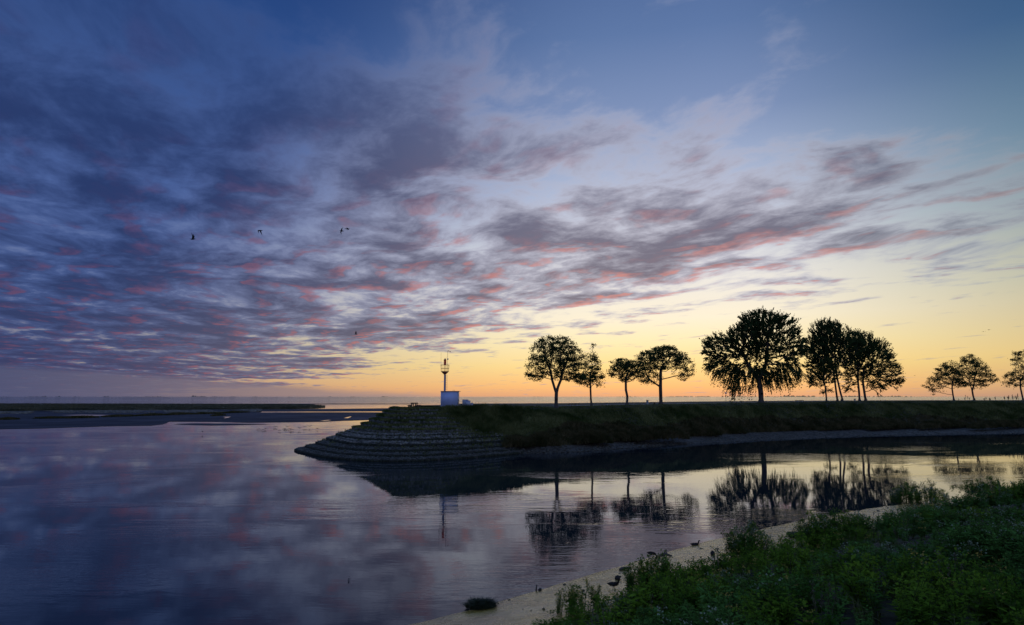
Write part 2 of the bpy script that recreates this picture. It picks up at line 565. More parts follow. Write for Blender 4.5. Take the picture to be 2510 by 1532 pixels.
def grid_faces(nu, nv):
    i, j = np.meshgrid(np.arange(nu - 1), np.arange(nv - 1), indexing='ij')
    a = (i * nv + j).ravel()
    return np.stack([a, a + nv, a + nv + 1, a + 1], 1)


# ------------------------------------------------------------------ scattered geometry
def blades(P, h, w, lean=0.35, per=3, seg=1):
    """P (n,3) roots -> thin bent blade triangles; returns verts, tris"""
    P = np.repeat(P, per, 0)
    n = len(P)
    P = P + np.stack([rng.normal(0, 0.5, n) * w * 4, rng.normal(0, 0.5, n) * w * 4, np.zeros(n)], 1)
    H = np.repeat(h, per) * rng.uniform(0.6, 1.2, n) if hasattr(h, '__len__') else h * rng.uniform(0.6, 1.2, n)
    a = rng.uniform(0, 2 * math.pi, n)
    s = np.stack([np.cos(a), np.sin(a), np.zeros(n)], 1) * (w * rng.uniform(0.7, 1.3, n))[:, None]
    bdir = rng.uniform(0, 2 * math.pi, n)
    bend = np.stack([np.cos(bdir), np.sin(bdir), np.zeros(n)], 1) * (H * rng.uniform(0, lean * 2, n))[:, None]
    up = np.zeros((n, 3)); up[:, 2] = H
    v = np.stack([P - s, P + s, P + up * 0.55 + bend * 0.35 + s * 0.8, P + up * 0.55 + bend * 0.35 - s * 0.8, P + up + bend], 1)
    b = (np.arange(n) * 5)[:, None]
    q = np.concatenate([b + np.array([[0, 1, 2, 3]])])
    t = b + np.array([[3, 2, 4]])
    return v.reshape(-1, 3), q, t


def leaf_quads(P, size, dirs=None, flat=0.0, aspect=0.5):
    """rhombic leaves at P; dirs = preferred long axis"""
    n = len(P)
    L = rng.normal(0, 1, (n, 3)) if dirs is None else dirs + rng.normal(0, 0.35, (n, 3))
    L /= np.linalg.norm(L, axis=1)[:, None] + 1e-9
    Q = rng.normal(0, 1, (n, 3))
    if flat:
        Q[:, 2] *= (1 - flat)
    Q -= L * (Q * L).sum(1)[:, None]
    Q /= np.linalg.norm(Q, axis=1)[:, None] + 1e-9
    s = (size * rng.uniform(0.6, 1.35, n))[:, None]
    v = np.stack([P - L * s * 0.5, P + Q * s * aspect * 0.5, P + L * s * 0.5, P - Q * s * aspect * 0.5], 1)
    f = (np.arange(n) * 4)[:, None] + np.array([[0, 1, 2, 3]])
    return v.reshape(-1, 3), f


ICO_V = None
def ico():
    global ICO_V
    if ICO_V is None:
        bm = bmesh.new()
        bmesh.ops.create_icosphere(bm, subdivisions=1, radius=1.0)
        bm.verts.ensure_lookup_table()
        ICO_V = (np.array([v.co[:] for v in bm.verts]), np.array([[v.index for v in f.verts] for f in bm.faces]))
        bm.free()
    return ICO_V


def rocks(P, size, squash=0.65):
    V, F = ico()
    n = len(P)
    v = V[None] * (1 + rng.uniform(-0.28, 0.28, (n, len(V), 1)))
    sc = np.asarray(size)[:, None, None] * np.stack([rng.uniform(0.7, 1.3, n), rng.uniform(0.7, 1.3, n), rng.uniform(0.7, 1.1, n) * squash], 1)[:, None, :]
    v = v * sc
    a = rng.uniform(0, 6.28, n)
    ca, sa = np.cos(a)[:, None], np.sin(a)[:, None]
    v = np.stack([v[..., 0] * ca - v[..., 1] * sa, v[..., 0] * sa + v[..., 1] * ca, v[..., 2]], -1) + np.asarray(P)[:, None, :]
    f = (np.arange(n) * len(V))[:, None, None] + F[None]
    return v.reshape(-1, 3), f.reshape(-1, 3)


class Soup:
    """joins many small pieces with material indices"""
    def __init__(self): self.v, self.q, self.t, self.qm, self.tm, self.n = [], [], [], [], [], 0
    def add(self, v, q=None, t=None, m=0):
        if q is not None and len(q):
            self.q.append(np.asarray(q) + self.n); self.qm.append(np.full(len(q), m) if np.isscalar(m) else m)
        if t is not None and len(t):
            self.t.append(np.asarray(t) + self.n); self.tm.append(np.full(len(t), m) if np.isscalar(m) else m)
        self.v.append(np.asarray(v)); self.n += len(v)
    def mesh(self, name, mats):
        f, mi = [], []
        if self.q: f.append(np.concatenate(self.q)); mi += self.qm
        if self.t: f.append(np.concatenate(self.t)); mi += self.tm
        return mesh_np(name, np.concatenate(self.v), f, mats, np.concatenate(mi))


# ------------------------------------------------------------------ far embankment with its terraced head
GX = [1280, 1340, 1400, 1450, 1520, 1600, 1700, 1850, 2000, 2100, 2300, 2510, 2800, 3300]
WY = [1112, 1111, 1109, 1106, 1100, 1093, 1087, 1080, 1074, 1070, 1065, 1062, 1060, 1058]
MY = [1100, 1096, 1090, 1086, 1081, 1076, 1070, 1060, 1054.5, 1052, 1048.5, 1046, 1044.5, 1043]
CZ = [6.4, 6.42, 6.45, 6.5, 6.57, 6.63, 6.7, 6.8, 6.95, 7.05, 7.15, 7.2, 7.2, 7.2]
CY = [999.5, 998.5, 997.5, 996.5, 995, 993.3, 991.5, 989, 986.6, 985.3, 984.0, 983.2, 982.8, 982.5]
gxs = np.linspace(1280, 3300, 260)
I = lambda a: np.interp(gxs, GX, a)
Wl = np.array([at(x, y, 0.0) for x, y in zip(gxs, I(WY))])
Ml = np.array([at(x, y, 0.9) for x, y in zip(gxs, I(MY))])
Cl = np.array([at(x, y, z) for x, y, z in zip(gxs, I(CY), I(CZ))])
def relax(P, it=30):
    for _ in range(it):
        P[1:-1] = P[1:-1] * 0.5 + (P[2:] + P[:-2]) * 0.25
    return P
for a in (Wl, Ml, Cl): relax(a)
join_w = np.clip(1 - np.arange(len(gxs)) / 26.0, 0, 1)[:, None] ** 1.5      # the slope eases into the terraced head
Ml[:] = Ml * (1 - join_w) + (Wl * 0.86 + Cl * 0.14) * join_w
ease = 1 - join_w[:, 0]
nrm = np.stack([-(np.gradient(Cl[:, 1])), np.gradient(Cl[:, 0])], 1)
nrm /= np.linalg.norm(nrm, axis=1)[:, None]
BACK = 34.0
Bl = Cl.copy(); Bl[:, :2] += nrm * BACK; Bl[:, 2] = Cl[:, 2] + 0.15
El = Bl.copy(); El[:, :2] += nrm * 12; El[:, 2] = -1.2

# profile of the grass slope: water line, mud top, toe of grass, slope ... crest, plateau, back, down
fr = np.linspace(0, 1, 18)
cols_ = [Wl - np.stack([nrm[:, 0] * 4, nrm[:, 1] * 4, np.full(len(Wl), 1.2)], 1), Wl]
for f in (0.35, 0.7): cols_.append(Wl * (1 - f) + Ml * f)
for f in fr:
    c = Ml * (1 - f) + Cl * f
    c[:, 2] = Ml[:, 2] + (Cl[:, 2] - Ml[:, 2]) * (f ** (1 - 0.15 * ease))
    amp_ = ease * 0.55 * np.sin(math.pi * min(f * 1.1, 1))
    c[:, 2] += (fbm(c[:, 0] * 0.22, c[:, 1] * 0.22, 5) - 0.5) * amp_ * 1.6
    cols_.append(c)
for f in (0.08, 0.2, 0.4, 0.7, 1.0):
    c = Cl * (1 - f) + Bl * f
    cols_.append(c)
cols_.append(El)
G = np.stack(cols_, 1)
nv = G.shape[1]
faces = grid_faces(G.shape[0], nv)
colidx = faces[:, 0] % nv
midx = np.where(colidx < 4, 1, 0)
emb = link_mesh('embankment', mesh_np('embankment', G.reshape(-1, 3), faces[:, ::-1], [M['soil'], M['bank_mud']], midx, smooth=True))
tag(emb, 'long grassy embankment across the channel carrying the row of trees', kind='structure')


def slope_pt(s, f):
    """point on the far grass slope; s in 0..1 along, f in 0..1 from mud top to crest"""
    i = np.clip(s * (len(gxs) - 1), 0, len(gxs) - 1.001)
    i0 = i.astype(int); w = (i - i0)[:, None]
    a = Ml[i0] * (1 - w) + Ml[i0 + 1] * w
    c = Cl[i0] * (1 - w) + Cl[i0 + 1] * w
    p = a * (1 - f[:, None]) + c * f[:, None]
    p[:, 2] = a[:, 2] + (c[:, 2] - a[:, 2]) * f ** (1 - 0.15 * ease[i0])
    p[:, 2] += ease[i0] * (fbm(p[:, 0] * 0.22, p[:, 1] * 0.22, 5) - 0.5) * 1.6 * 0.55 * np.sin(math.pi * np.minimum(f * 1.1, 1))
    return p


# promenade strip along the crest
a_ = Cl.copy(); a_[:, :2] += nrm * 5.5; a_[:, 2] += 0.045
b_ = Cl.copy(); b_[:, :2] += nrm * 8.5; b_[:, 2] += 0.06
pv = np.stack([a_, b_], 1).reshape(-1, 3)
prom = link_mesh('promenade_path', mesh_np('promenade_path', pv, grid_faces(len(Cl), 2)[:, ::-1], M['path']))
tag(prom, 'pale gravel promenade running under the trees', kind='structure')

# terraced head: outer (water) and inner (top) contours, joined by steps
out_c = [at(1280, 1112, 0), at(1150, 1124, 0), at(1040, 1131, 0), at(950, 1133, 0), at(870, 1130, 0), at(800, 1123, 0), at(750, 1113, 0),
         at(719, 1105, 0), np.array((-33.5, 110, 0)), np.array((-29, 117, 0)), np.array((-20, 126, 0)), np.array((-6, 136, 0)), np.array((14, 158, 0))]
in_c = [at(1280, 999.5, 6.4), at(1150, 1001, 6.4), at(1060, 1001.6, 6.4), at(1020, 1001.8, 6.4), at(990, 1002, 6.4), at(977, 1001.8, 6.4), at(971, 1001, 6.4),
        at(968, 1000, 6.4), np.array((-18.2, 107.5, 6.4)), np.array((-16, 112, 6.4)), np.array((-11, 118, 6.4)), np.array((-1, 126, 6.4)), np.array((12, 148, 6.4))]
# pair the two contours control point by control point
key = np.linspace(0, 1, len(out_c))
NS = 300
ss = np.linspace(0, 1, NS)
def spl(P):
    P = np.array(P)
    Q = np.stack([np.interp(ss, key, P[:, i]) for i in range(3)], 1)
    return relax(Q, 45)
Oc, Ic = spl(out_c), spl(in_c)
Oc[0], Ic[0] = Wl[0], Cl[0]
NT_ = 12
px_out = np.array([px_of(p)[0] for p in Oc])
front = np.arange(NS) < np.argmin(px_out)


def step_amount(k):
    """how fully tier k reads as a step along the contour (overgrown towards the grass slope)"""
    x0 = np.interp(k, [0, 2, 5, 6, 8, 11], [1420, 1370, 1290, 1240, 1190, 1140])
    a = np.clip((x0 - px_out) / 130.0, 0, 1)
    a[~front] = 1
    return a * a * (3 - 2 * a)


TF = [0.0, 0.10, 0.20, 0.30, 0.40, 0.50, 0.56, 0.65, 0.735, 0.81, 0.88, 0.945, 1.0]      # where each tier starts, waterline to top
def tier_z(f): return np.interp(f, [0, 0.25, 0.39, 0.53, 0.70, 0.82, 0.93, 1.0], [0, 1.15, 2.1, 2.9, 3.8, 4.8, 5.75, 6.4])


def tier_pt(f, z):
    p = Oc * (1 - f) + Ic * f
    p = p.copy(); p[:, 2] = z
    return p


def tier_rise(kx): return 0.5 if kx < 6 else 0.84


hcols, tiers = [Oc * 1.0], []
hcols[0][:, 2] = -1.2
for kx in range(NT_):
    f0, f1 = TF[kx], TF[kx + 1]
    z0, z1 = tier_z(f0), tier_z(f1)
    st = step_amount(kx)
    base = tier_pt(f0, z0)
    wob = (fbm(np.arange(NS) * 0.15, np.full(NS, kx * 3.1), 3) - 0.5) * 0.55
    topp = tier_pt(f0 + 0.006, 0); topp[:, 2] = z0 + st * (z1 - z0) * tier_rise(kx) + wob * 0.3 * st
    mid_ = tier_pt(f0 + (f1 - f0) * 0.55, 0)
    mid_[:, 2] = (topp[:, 2] * 0.5 + z1 * 0.5) * st + (z0 + (z1 - z0) * 0.55) * (1 - st) + wob * 0.4
    hcols += [base, topp, mid_]
    tiers.append((base, topp, st))
top_ = tier_pt(1.0, 6.4)
hcols.append(top_)
# flat top of the head, closed towards its middle line
cen = np.array([(0.5 * (top_[i] + top_[NS - 1 - i])) for i in range(NS)])
cen[:, 2] = 6.6
hcols.append(top_ * 0.5 + cen * 0.5)
hcols.append(cen)
HG = np.stack(hcols, 1)
nv = HG.shape[1]
faces = grid_faces(NS, nv)
ci = faces[:, 0] % nv
midx = np.where((ci - 1) // 3 < 2, 1, 0)
head = link_mesh('terraced_head', mesh_np('terraced_head', HG.reshape(-1, 3), faces, [M['soil'], M['bank_mud']], midx))
tag(head, 'rounded stepped head of the embankment built up in terraces below the beacon', kind='structure')

# step walls: upright slabs along each tier
for kx, (base, topp, st) in enumerate(tiers):
    hgt = (topp[:, 2] - base[:, 2])
    seg = np.linalg.norm(np.diff(base[:, :2], axis=0), axis=1)
    L = np.concatenate(([0], np.cumsum(seg)))
    mb = MB()
    d = 0.0
    while d < L[-1]:
        wd = rng.uniform(0.28, 0.5)
        i = min(np.searchsorted(L, d), NS - 2)
        if st[i] > 0.25 and rng.random() > (0.04 if kx < 6 else 0.16):
            t = np.array([np.interp(d, L, base[:, q]) for q in range(3)])
            tan = base[i + 1] - base[i]
            hh = hgt[i] * rng.uniform(0.8, 1.3)
            mb.box((t[0], t[1], t[2] + hh / 2 - 0.04), (wd * 0.93, 0.14, hh + 0.1), math.atan2(tan[1], tan[0]) + rng.normal(0, 0.09), rx=rng.normal(0, 0.09))
        d += wd
    w = mb.build('terrace_wall', M['slab_algae'] if kx < 6 else M['slab'], head)
    w['kind'] = 'stuff'

# rubble on the lower treads, grass on the upper ones
sp = []
for kx in range(0, 8):
    n = 1900 if kx in (3, 4, 5, 6) else 1200
    i = rng.uniform(0, NS * 0.66, n)
    u_ = rng.uniform(0.06, 0.97, n)
    f = TF[kx] + (TF[kx + 1] - TF[kx]) * u_
    i0 = i.astype(int); w = (i - i0)[:, None]
    o_ = Oc[i0] * (1 - w) + Oc[i0 + 1] * w; n_ = Ic[i0] * (1 - w) + Ic[i0 + 1] * w
    p_ = o_ * (1 - f[:, None]) + n_ * f[:, None]
    p_[:, 2] = tiers[kx][1][i0, 2] * (1 - u_) + tier_z(TF[kx + 1]) * u_ + 0.03
    keep = tiers[kx][2][i0] > rng.uniform(0.3, 0.9, n)
    sp.append((kx, p_[keep]))
for name, ks, mm in (('terrace_stones', (3, 4, 5), 'stone'), ('wet_terrace_stones', (0, 1, 2), 'stone_wet')):
    P_ = np.concatenate([q for kx, q in sp if kx in ks])
    v, f = rocks(P_, rng.uniform(0.08, 0.19, len(P_)))
    r_ = link_mesh(name, mesh_np(name, v, f, M[mm]), head)
    r_['kind'] = 'stuff'

# rocks and mud lumps along the foot of the grass slope
n = 5000
s_ = rng.uniform(0, 0.93, n); f_ = rng.uniform(0, 1, n) ** 1.3
i = s_ * (len(gxs) - 1); i0 = i.astype(int); w = (i - i0)[:, None]
P_ = (Wl[i0] * (1 - w) + Wl[i0 + 1] * w) * (1 - f_[:, None]) + (Ml[i0] * (1 - w) + Ml[i0 + 1] * w) * f_[:, None]
keep = fbm(P_[:, 0] * 0.12, P_[:, 1] * 0.12, 41) + 0.35 * (1 - f_) > rng.uniform(0.3, 0.9, n)
P_ = P_[keep]
v, f = rocks(P_, rng.uniform(0.1, 0.32, len(P_)), 0.5)
r_ = link_mesh('shore_rocks', mesh_np('shore_rocks', v, f, M['stone_wet']), emb)
r_['kind'] = 'stuff'

# ground height on the embankment and its head
from mathutils.bvhtree import BVHTree
_bv = [BVHTree.FromPolygons([tuple(v.co) for v in o_.data.vertices], [tuple(p_.vertices) for p_ in o_.data.polygons]) for o_ in (emb, head)]
def on_bank(p):
    zs = [h_[0].z for h_ in (b_.ray_cast(Vector((float(p[0]), float(p[1]), 50.0)), Vector((0, 0, -1))) for b_ in _bv) if h_[0] is not None]
    q = np.array(p, float)
    if zs: q[2] = max(zs)
    return q

# ------------------------------------------------------------------ mudflats and salt marsh on the far left
def sheet(name, pts, z, material, label, kind='structure', jag=0.4, thick=0.0, seed=0, n_sub=14):
    """flat irregular sheet traced on the ground from outline points (photo px)"""
    P = np.array([at(x, y, 0.0)[:2] for x, y in pts + [pts[0]]])
    Q = []
    for i, (a, c) in enumerate(zip(P[:-1], P[1:])):
        L = np.linalg.norm(c - a)
        t = np.linspace(0, 1, n_sub, endpoint=False)
        q = a + (c - a) * t[:, None]
        nn = np.array((-(c - a)[1], (c - a)[0])) / max(L, 1e-6)
        w = (fbm(q[:, 0] * 0.09, q[:, 1] * 0.09, seed, 4) - 0.5) * 2 * jag * L * 0.06
        Q.append(q + nn * (w * np.sin(np.pi * t) ** 0.5)[:, None])
    Q = np.concatenate(Q)
    bm = bmesh.new()
    top = [bm.verts.new((q[0], q[1], z)) for q in Q]
    fc = bm.faces.new(top)
    if fc.normal.z < 0: fc.normal_flip()
    if thick:
        low = [bm.verts.new((q[0], q[1], z - thick)) for q in Q]
        for i in range(len(top)):
            j = (i + 1) % len(top)
            bm.faces.new((top[i], top[j], low[j], low[i]))
    bmesh.ops.recalc_face_normals(bm, faces=bm.faces)
    bmesh.ops.triangulate(bm, faces=[fc])
    me = bpy.data.meshes.new(name)
    bm.to_mesh(me); bm.free()
    me.materials.append(material)
    o = link_mesh(name, me)
    tag(o, label, kind=kind)
    return o, Q


sheet('mudflat', [(-260, 1058), (0, 1052), (110, 1050), (250, 1045), (370, 1043.3), (400, 1040), (415, 1033.5), (520, 1034), (610, 1036.2), (700, 1035.2), (790, 1034),
                  (840, 1031.5), (930, 1029), (1010, 1020), (1010, 1010.8), (800, 1010.5), (640, 1011), (560, 1004), (0, 1000), (-260, 1000)],
      0.05, M['far_mud'], 'wide dark wet mudflat in front of the marsh')
sheet('mudflat', [(425, 1039.6), (470, 1041.8), (520, 1043), (580, 1042), (630, 1040.6), (668, 1040), (620, 1039), (540, 1038.2), (470, 1037.8)],
      0.05, M['far_mud'], 'thin dark spit of mud lying off the mudflat')
sheet('mudflat', [(600, 1008.8), (800, 1008.6), (990, 1008.4), (1040, 1004), (1040, 1001), (960, 1000.5), (800, 1002.5), (640, 1004), (590, 1005)],
      0.05, M['far_mud'], 'dark mudflat beyond the thin bright channel')
for a_, lab in (([(545, 1022), (566, 1021.4), (560, 1024), (548, 1026), (553, 1023.6)], 'small bright crooked pool near the tussocks'),
                ([(843, 1025), (858, 1021.2), (862, 1021.4), (853, 1025.2)], 'small bright pool out on the mudflat'),
                ([(784, 1031.8), (806, 1029.6), (812, 1030), (796, 1032)], 'bright sliver of water near the edge of the mudflat'),
                ([(150, 1018), (240, 1019.5), (280, 1017.5), (200, 1016.6)], 'pale water film left on the mud beneath the marsh')):
    sheet('tide_pool', a_, 0.056, M['water'], lab, jag=0.1)
marsh, mQ = sheet('salt_marsh', [(-320, 1010), (0, 1008), (160, 1006), (420, 1005), (600, 1003), (760, 999.5), (797, 997), (760, 994.2), (690, 992.4), (0, 990.5), (-320, 990.5)],
                  1.15, M['marsh'], 'long low island of dark green salt marsh', thick=1.3, jag=0.8)
sheet('sandbank', [(1120, 994.6), (1250, 995), (1400, 994), (1700, 991.3), (2100, 988), (2700, 986.5), (2700, 984.5), (2000, 985.2), (1500, 987.6), (1120, 989.3)],
      0.05, M['far_mud'], 'dark sandbank in the bay behind the promenade')
sheet('sandbank', [(700, 991.3), (1000, 990.8), (1060, 990.0), (1000, 989.4), (700, 989.2), (520, 990)],
      0.05, M['far_mud'], 'thin dark sandbank under the mist beyond the mudflat')

# marsh plants: dense tufts along the island and its outlying tussocks
n = 22000
xs, ys = rng.uniform(-280, 797, n), 990.2 + 19 * rng.random(n) ** 1.0
lim = np.interp(xs, [-280, 0, 160, 420, 600, 760, 797], [1010, 1008.3, 1006.3, 1005.2, 1003.3, 1000, 997])
lo = np.interp(xs, [-280, 690, 760, 797], [990.2, 992.2, 994.0, 996.8])
ok = (ys < lim) & (ys > lo)
P_ = np.array([at(x, y, 0.0) for x, y in zip(xs[ok], ys[ok])])
P_[:, 2] = 1.1
hgt = 0.28 + 0.55 * fbm(P_[:, 0] * 0.03, P_[:, 1] * 0.012, 77) ** 2
v, q, t = blades(P_, hgt, 0.6, 0.5, 2)
sp_ = Soup(); sp_.add(v, q, t, 0)
mg = link_mesh('marsh_plants', sp_.mesh('marsh_plants', [M['marsh']]), marsh)
mg['kind'] = 'stuff'
# eroded pale edge of the marsh and the line of outlying tussocks
tr = []
for x0, x1, y0, y1, nn in ((90, 165, 1027, 1026, 500), (165, 235, 1026.5, 1024.5, 900), (255, 330, 1023, 1021, 900), (338, 405, 1020.5, 1018.5, 900),
                           (405, 470, 1018.5, 1016, 900), (470, 540, 1016.5, 1014.5, 1000), (535, 606, 1014.5, 1011.5, 1300), (523, 548, 1020.5, 1019, 240), (0, 40, 1030, 1029, 300)):
    a = rng.random(nn)
    bump_ = 0.35 + 0.65 * np.sin(np.pi * a) * fbm(a * 6 + x0, a * 0, 5)
    for ai, bi in zip(a, bump_):
        g = at(x0 + (x1 - x0) * ai, y0 + (y1 - y0) * ai - rng.random() * 2.6 * bi - 0.4, 0.04)
        tr.append((g[0], g[1], g[2], bi))
tr = np.array(tr)
v, q, t = blades(tr[:, :3], 0.25 + 0.85 * tr[:, 3], 0.28, 0.4, 2)
sp_ = Soup(); sp_.add(v, q, t, 0)
tu = link_mesh('marsh_tussocks', sp_.mesh('marsh_tussocks', [M['grass_dark']]))
tag(tu, 'broken line of dark grass tussocks on the mud in front of the marsh', 'marsh grass', kind='stuff')
ns = 2600
xs = rng.uniform(0, 640, ns); yy = np.interp(xs, [0, 160, 420, 600, 700], [1011, 1009, 1008, 1006, 1003]) + rng.uniform(-2.5, 3.5, ns)
keep = fbm(xs * 0.02, yy * 0.3, 12) + (xs > 220) * 0.12 > 0.52
P_ = np.array([at(x, y, 0.1) for x, y in zip(xs[keep], yy[keep])])
v, f = rocks(P_, rng.uniform(0.3, 1.3, len(P_)), 0.35)
ms = link_mesh('mud_blocks', mesh_np('mud_blocks', v, f, M['stone']))
tag(ms, 'pale eroded mud blocks along the foot of the marsh island', 'mud', kind='stuff')

# far woodland beyond the mist
runs = [(-40, 35, 4.2, 2600), (58, 116, 4.6, 2600), (104, 115, 6.2, 2600), (135, 149, 5.5, 2600), (178, 197, 5.2, 2600), (252, 269, 6.2, 2600), (273, 425, 4.2, 2600), (340, 410, 5.2, 2700),
        (462, 510, 5.6, 2600), (470, 484, 7.2, 2600), (512, 556, 4.8, 2700), (560, 579, 4.6, 2700), (617, 641, 5.2, 2800), (640, 680, 3.2, 2900), (677, 684, 4.6, 2800), (706, 717, 4.6, 2800),
        (735, 746, 4.6, 2900), (700, 1080, 3.4, 3100), (802, 812, 5.0, 2900), (858, 872, 4.8, 2900), (928, 958, 5.2, 3000), (1100, 1300, 3.0, 3300), (1303, 1332, 4.6, 3300), (1332, 1500, 3.2, 3400),
        (1505, 1570, 5.0, 3400), (1620, 1765, 5.6, 3600), (1760, 1840, 6.0, 3800), (1830, 1900, 5.6, 3800), (1880, 2020, 7.0, 4000), (1915, 1950, 8.0, 4000), (2020, 2260, 6.5, 4200)]
bl, br = [], []
for x0, x1, hp, D in runs:
    m_ = D / FPX
    r = hp * m_ * 0.42
    nn = max(3, int((x1 - x0) * m_ / (r * 0.8)))
    for _ in range(nn):
        x = rng.uniform(x0, x1)
        e = min(1.0, 0.55 + 2.2 * min(x - x0, x1 - x) / max(x1 - x0, 1))
        top = hp * e * rng.uniform(0.72, 1.0)
        rr = r * rng.uniform(0.5, 1.0) * e
        p = atd(x, 976 - top, D + rng.uniform(-60, 60))
        bl.append((p[0], p[1], p[2] - rr)); br.append(rr)
        bl.append((p[0] + rng.uniform(-rr, rr), p[1], p[2] - 2.2 * rr)); br.append(rr * 1.1)
        bl.append((p[0] + rng.uniform(-rr, rr), p[1], p[2] - 3.3 * rr)); br.append(rr * 1.2)
v, f = rocks(np.array(bl), np.array(br), 1.0)
fw = link_mesh('far_woodland', mesh_np('far_woodland', v, f, M['far_wood']))
tag(fw, 'far dark woods and hedgerows on the horizon above the mist', 'woods', kind='stuff')

# ------------------------------------------------------------------ grass on the far bank
sp_ = Soup()
n = 34000
s_ = rng.uniform(0, 0.62, n); f_ = rng.uniform(0.0, 1.0, n)
P_ = slope_pt(s_, f_)
bushy = fbm(P_[:, 0] * 0.16, P_[:, 1] * 0.16, 21)
hgt = 0.22 + 0.75 * np.clip(bushy - 0.3, 0, 1) * (0.25 + 1.0 * np.sin(np.pi * np.clip(f_ * 0.92 + 0.05, 0, 1)))
hgt *= np.where(f_ > 0.9, 0.35 + 0.9 * np.clip(fbm(P_[:, 0] * 0.5, P_[:, 1] * 0.5, 99) - 0.45, 0, 1), 1.0)
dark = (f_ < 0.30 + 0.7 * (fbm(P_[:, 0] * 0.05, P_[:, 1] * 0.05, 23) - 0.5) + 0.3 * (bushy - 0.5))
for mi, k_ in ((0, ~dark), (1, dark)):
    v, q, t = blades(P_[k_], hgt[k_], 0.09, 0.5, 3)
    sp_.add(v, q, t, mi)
# plateau lawn, short
n = 9000
s_ = rng.uniform(0, 0.62, n)
i0 = (s_ * (len(gxs) - 2)).astype(int)
w_ = rng.uniform(0, 5.2, n)
P_ = Cl[i0].copy(); P_[:, :2] += nrm[i0] * w_[:, None] + (Cl[i0 + 1] - Cl[i0])[:, :2] * rng.random((n, 1))
v, q, t = blades(P_, 0.12, 0.06, 0.6, 3)
sp_.add(v, q, t, 0)
bank_grass = link_mesh('bank_grass', sp_.mesh('bank_grass', [M['grass'], M['grass_dark']]), emb)
bank_grass['kind'] = 'stuff'
# rounded tussock masses hanging over the mud
sp_ = Soup()
for x0, x1, yb, hm in ((1290, 1372, 1092, 2.0), (1400, 1500, 1086, 2.2), (1500, 1560, 1080, 1.7), (1560, 1690, 1076, 2.4), (1680, 1770, 1067, 2.3), (1770, 1830, 1062, 1.7),
                       (1830, 1895, 1058, 1.6), (1895, 2010, 1054, 1.5), (2010, 2130, 1051, 1.8), (2130, 2260, 1049, 1.6), (2260, 2390, 1047, 1.9), (2390, 2540, 1046, 1.8), (1230, 1300, 1094, 1.4)):
    nn = int((x1 - x0) * 16)
    a = rng.random(nn); b_ = rng.random(nn)
    x = x0 + (x1 - x0) * a
    base = np.array([at(xx, yb + (x1 - xx) * 0.035, 0.95) for xx in x])
    dome = np.sqrt(np.clip(1 - (2 * a - 1) ** 2, 0, 1)) * rng.uniform(0.85, 1.0, nn)
    base[:, 1] += b_ * 3.0
    base[:, 2] += dome * hm * np.sqrt(b_) * 0.75 - 0.1
    v, q, t = blades(base, 0.3 + 0.55 * dome, 0.07, 0.55, 3)
    sp_.add(v, q, t, 0)
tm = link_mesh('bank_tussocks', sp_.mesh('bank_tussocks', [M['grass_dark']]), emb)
tm['kind'] = 'stuff'
# grass on the upper terraces
sp_ = Soup()
n = 34000
i = rng.uniform(0, NS * 0.66, n); kx = rng.integers(1, 13, n)
u_ = rng.uniform(0.04, 0.98, n)
TFa = np.array(TF + [1.0])
f_ = np.where(kx < 12, TFa[np.minimum(kx, 12)] + (TFa[np.minimum(kx + 1, 13)] - TFa[np.minimum(kx, 12)]) * u_, 1.0)
i0 = i.astype(int); w = (i - i0)[:, None]
o_ = Oc[i0] * (1 - w) + Oc[i0 + 1] * w; n_ = Ic[i0] * (1 - w) + Ic[i0 + 1] * w
P_ = o_ * (1 - f_[:, None]) + n_ * f_[:, None]
tz = np.stack([t_[1][:, 2] for t_ in tiers] + [np.full(NS, 6.42)], 1)
st_ = np.stack([t_[2] for t_ in tiers] + [np.ones(NS)], 1)
sm = st_[i0, kx]
zl = tier_z(f_)
ztop = tier_z(TFa[np.minimum(kx + 1, 12)])
P_[:, 2] = np.where(kx < 12, (tz[i0, kx] * (1 - u_) + ztop * u_) * sm + zl * (1 - sm), 6.42)
top_m = kx == 12
cenw = rng.uniform(0, 0.9, n)[:, None]
P_ = np.where(top_m[:, None], P_ * (1 - cenw) + cen[i0] * cenw, P_)
pxo = px_out[i0]
over = np.where(i0 < np.argmin(px_out), np.clip((pxo - 1060) / 170.0, 0, 1), 0) * np.clip((kx - 1) / 4.0, 0, 1)      # plants creep over the steps towards the slope
want = np.where(kx < 6, (1 - sm) * 1.0 + 0.02 + over * 0.8, np.where(top_m, 0.6, np.where(sm > 0.9, 0.5, 0.95)))
keep = (rng.random(n) < want) & (fbm(P_[:, 0] * 0.3, P_[:, 1] * 0.3, 61) + (kx - 6) * 0.03 + over * 0.3 > 0.36)
P_, sm, kk = P_[keep], sm[keep], kx[keep]
hgt = np.where(kk == 12, 0.14, 0.16 + 0.3 * fbm(P_[:, 0] * 0.4, P_[:, 1] * 0.4, 8) + 0.45 * (1 - sm))
v, q, t = blades(P_, hgt, 0.06, 0.5, 3)
sp_.add(v, q, t, 0)
hg = link_mesh('terrace_grass', sp_.mesh('terrace_grass', [M['grass']]), head)
hg['kind'] = 'stuff'

# ------------------------------------------------------------------ trees
def in_blobs(n, blobs, shell=0.45):
    """points in a union of ellipsoids (c, r); shell > 0 thins the inside"""
    vol = np.array([b[1][0] * b[1][1] * b[1][2] for b in blobs]); vol = vol / vol.sum()
    out = []
    while len(out) < n:
        b = blobs[rng.choice(len(blobs), p=vol)]
        d = rng.normal(0, 1, 3); d /= np.linalg.norm(d)
        r = rng.random() ** (1 / 3.0)
        if r < 0.75 and rng.random() < shell: continue
        out.append(np.array(b[0]) + d * r * np.array(b[1]))
    return np.array(out)


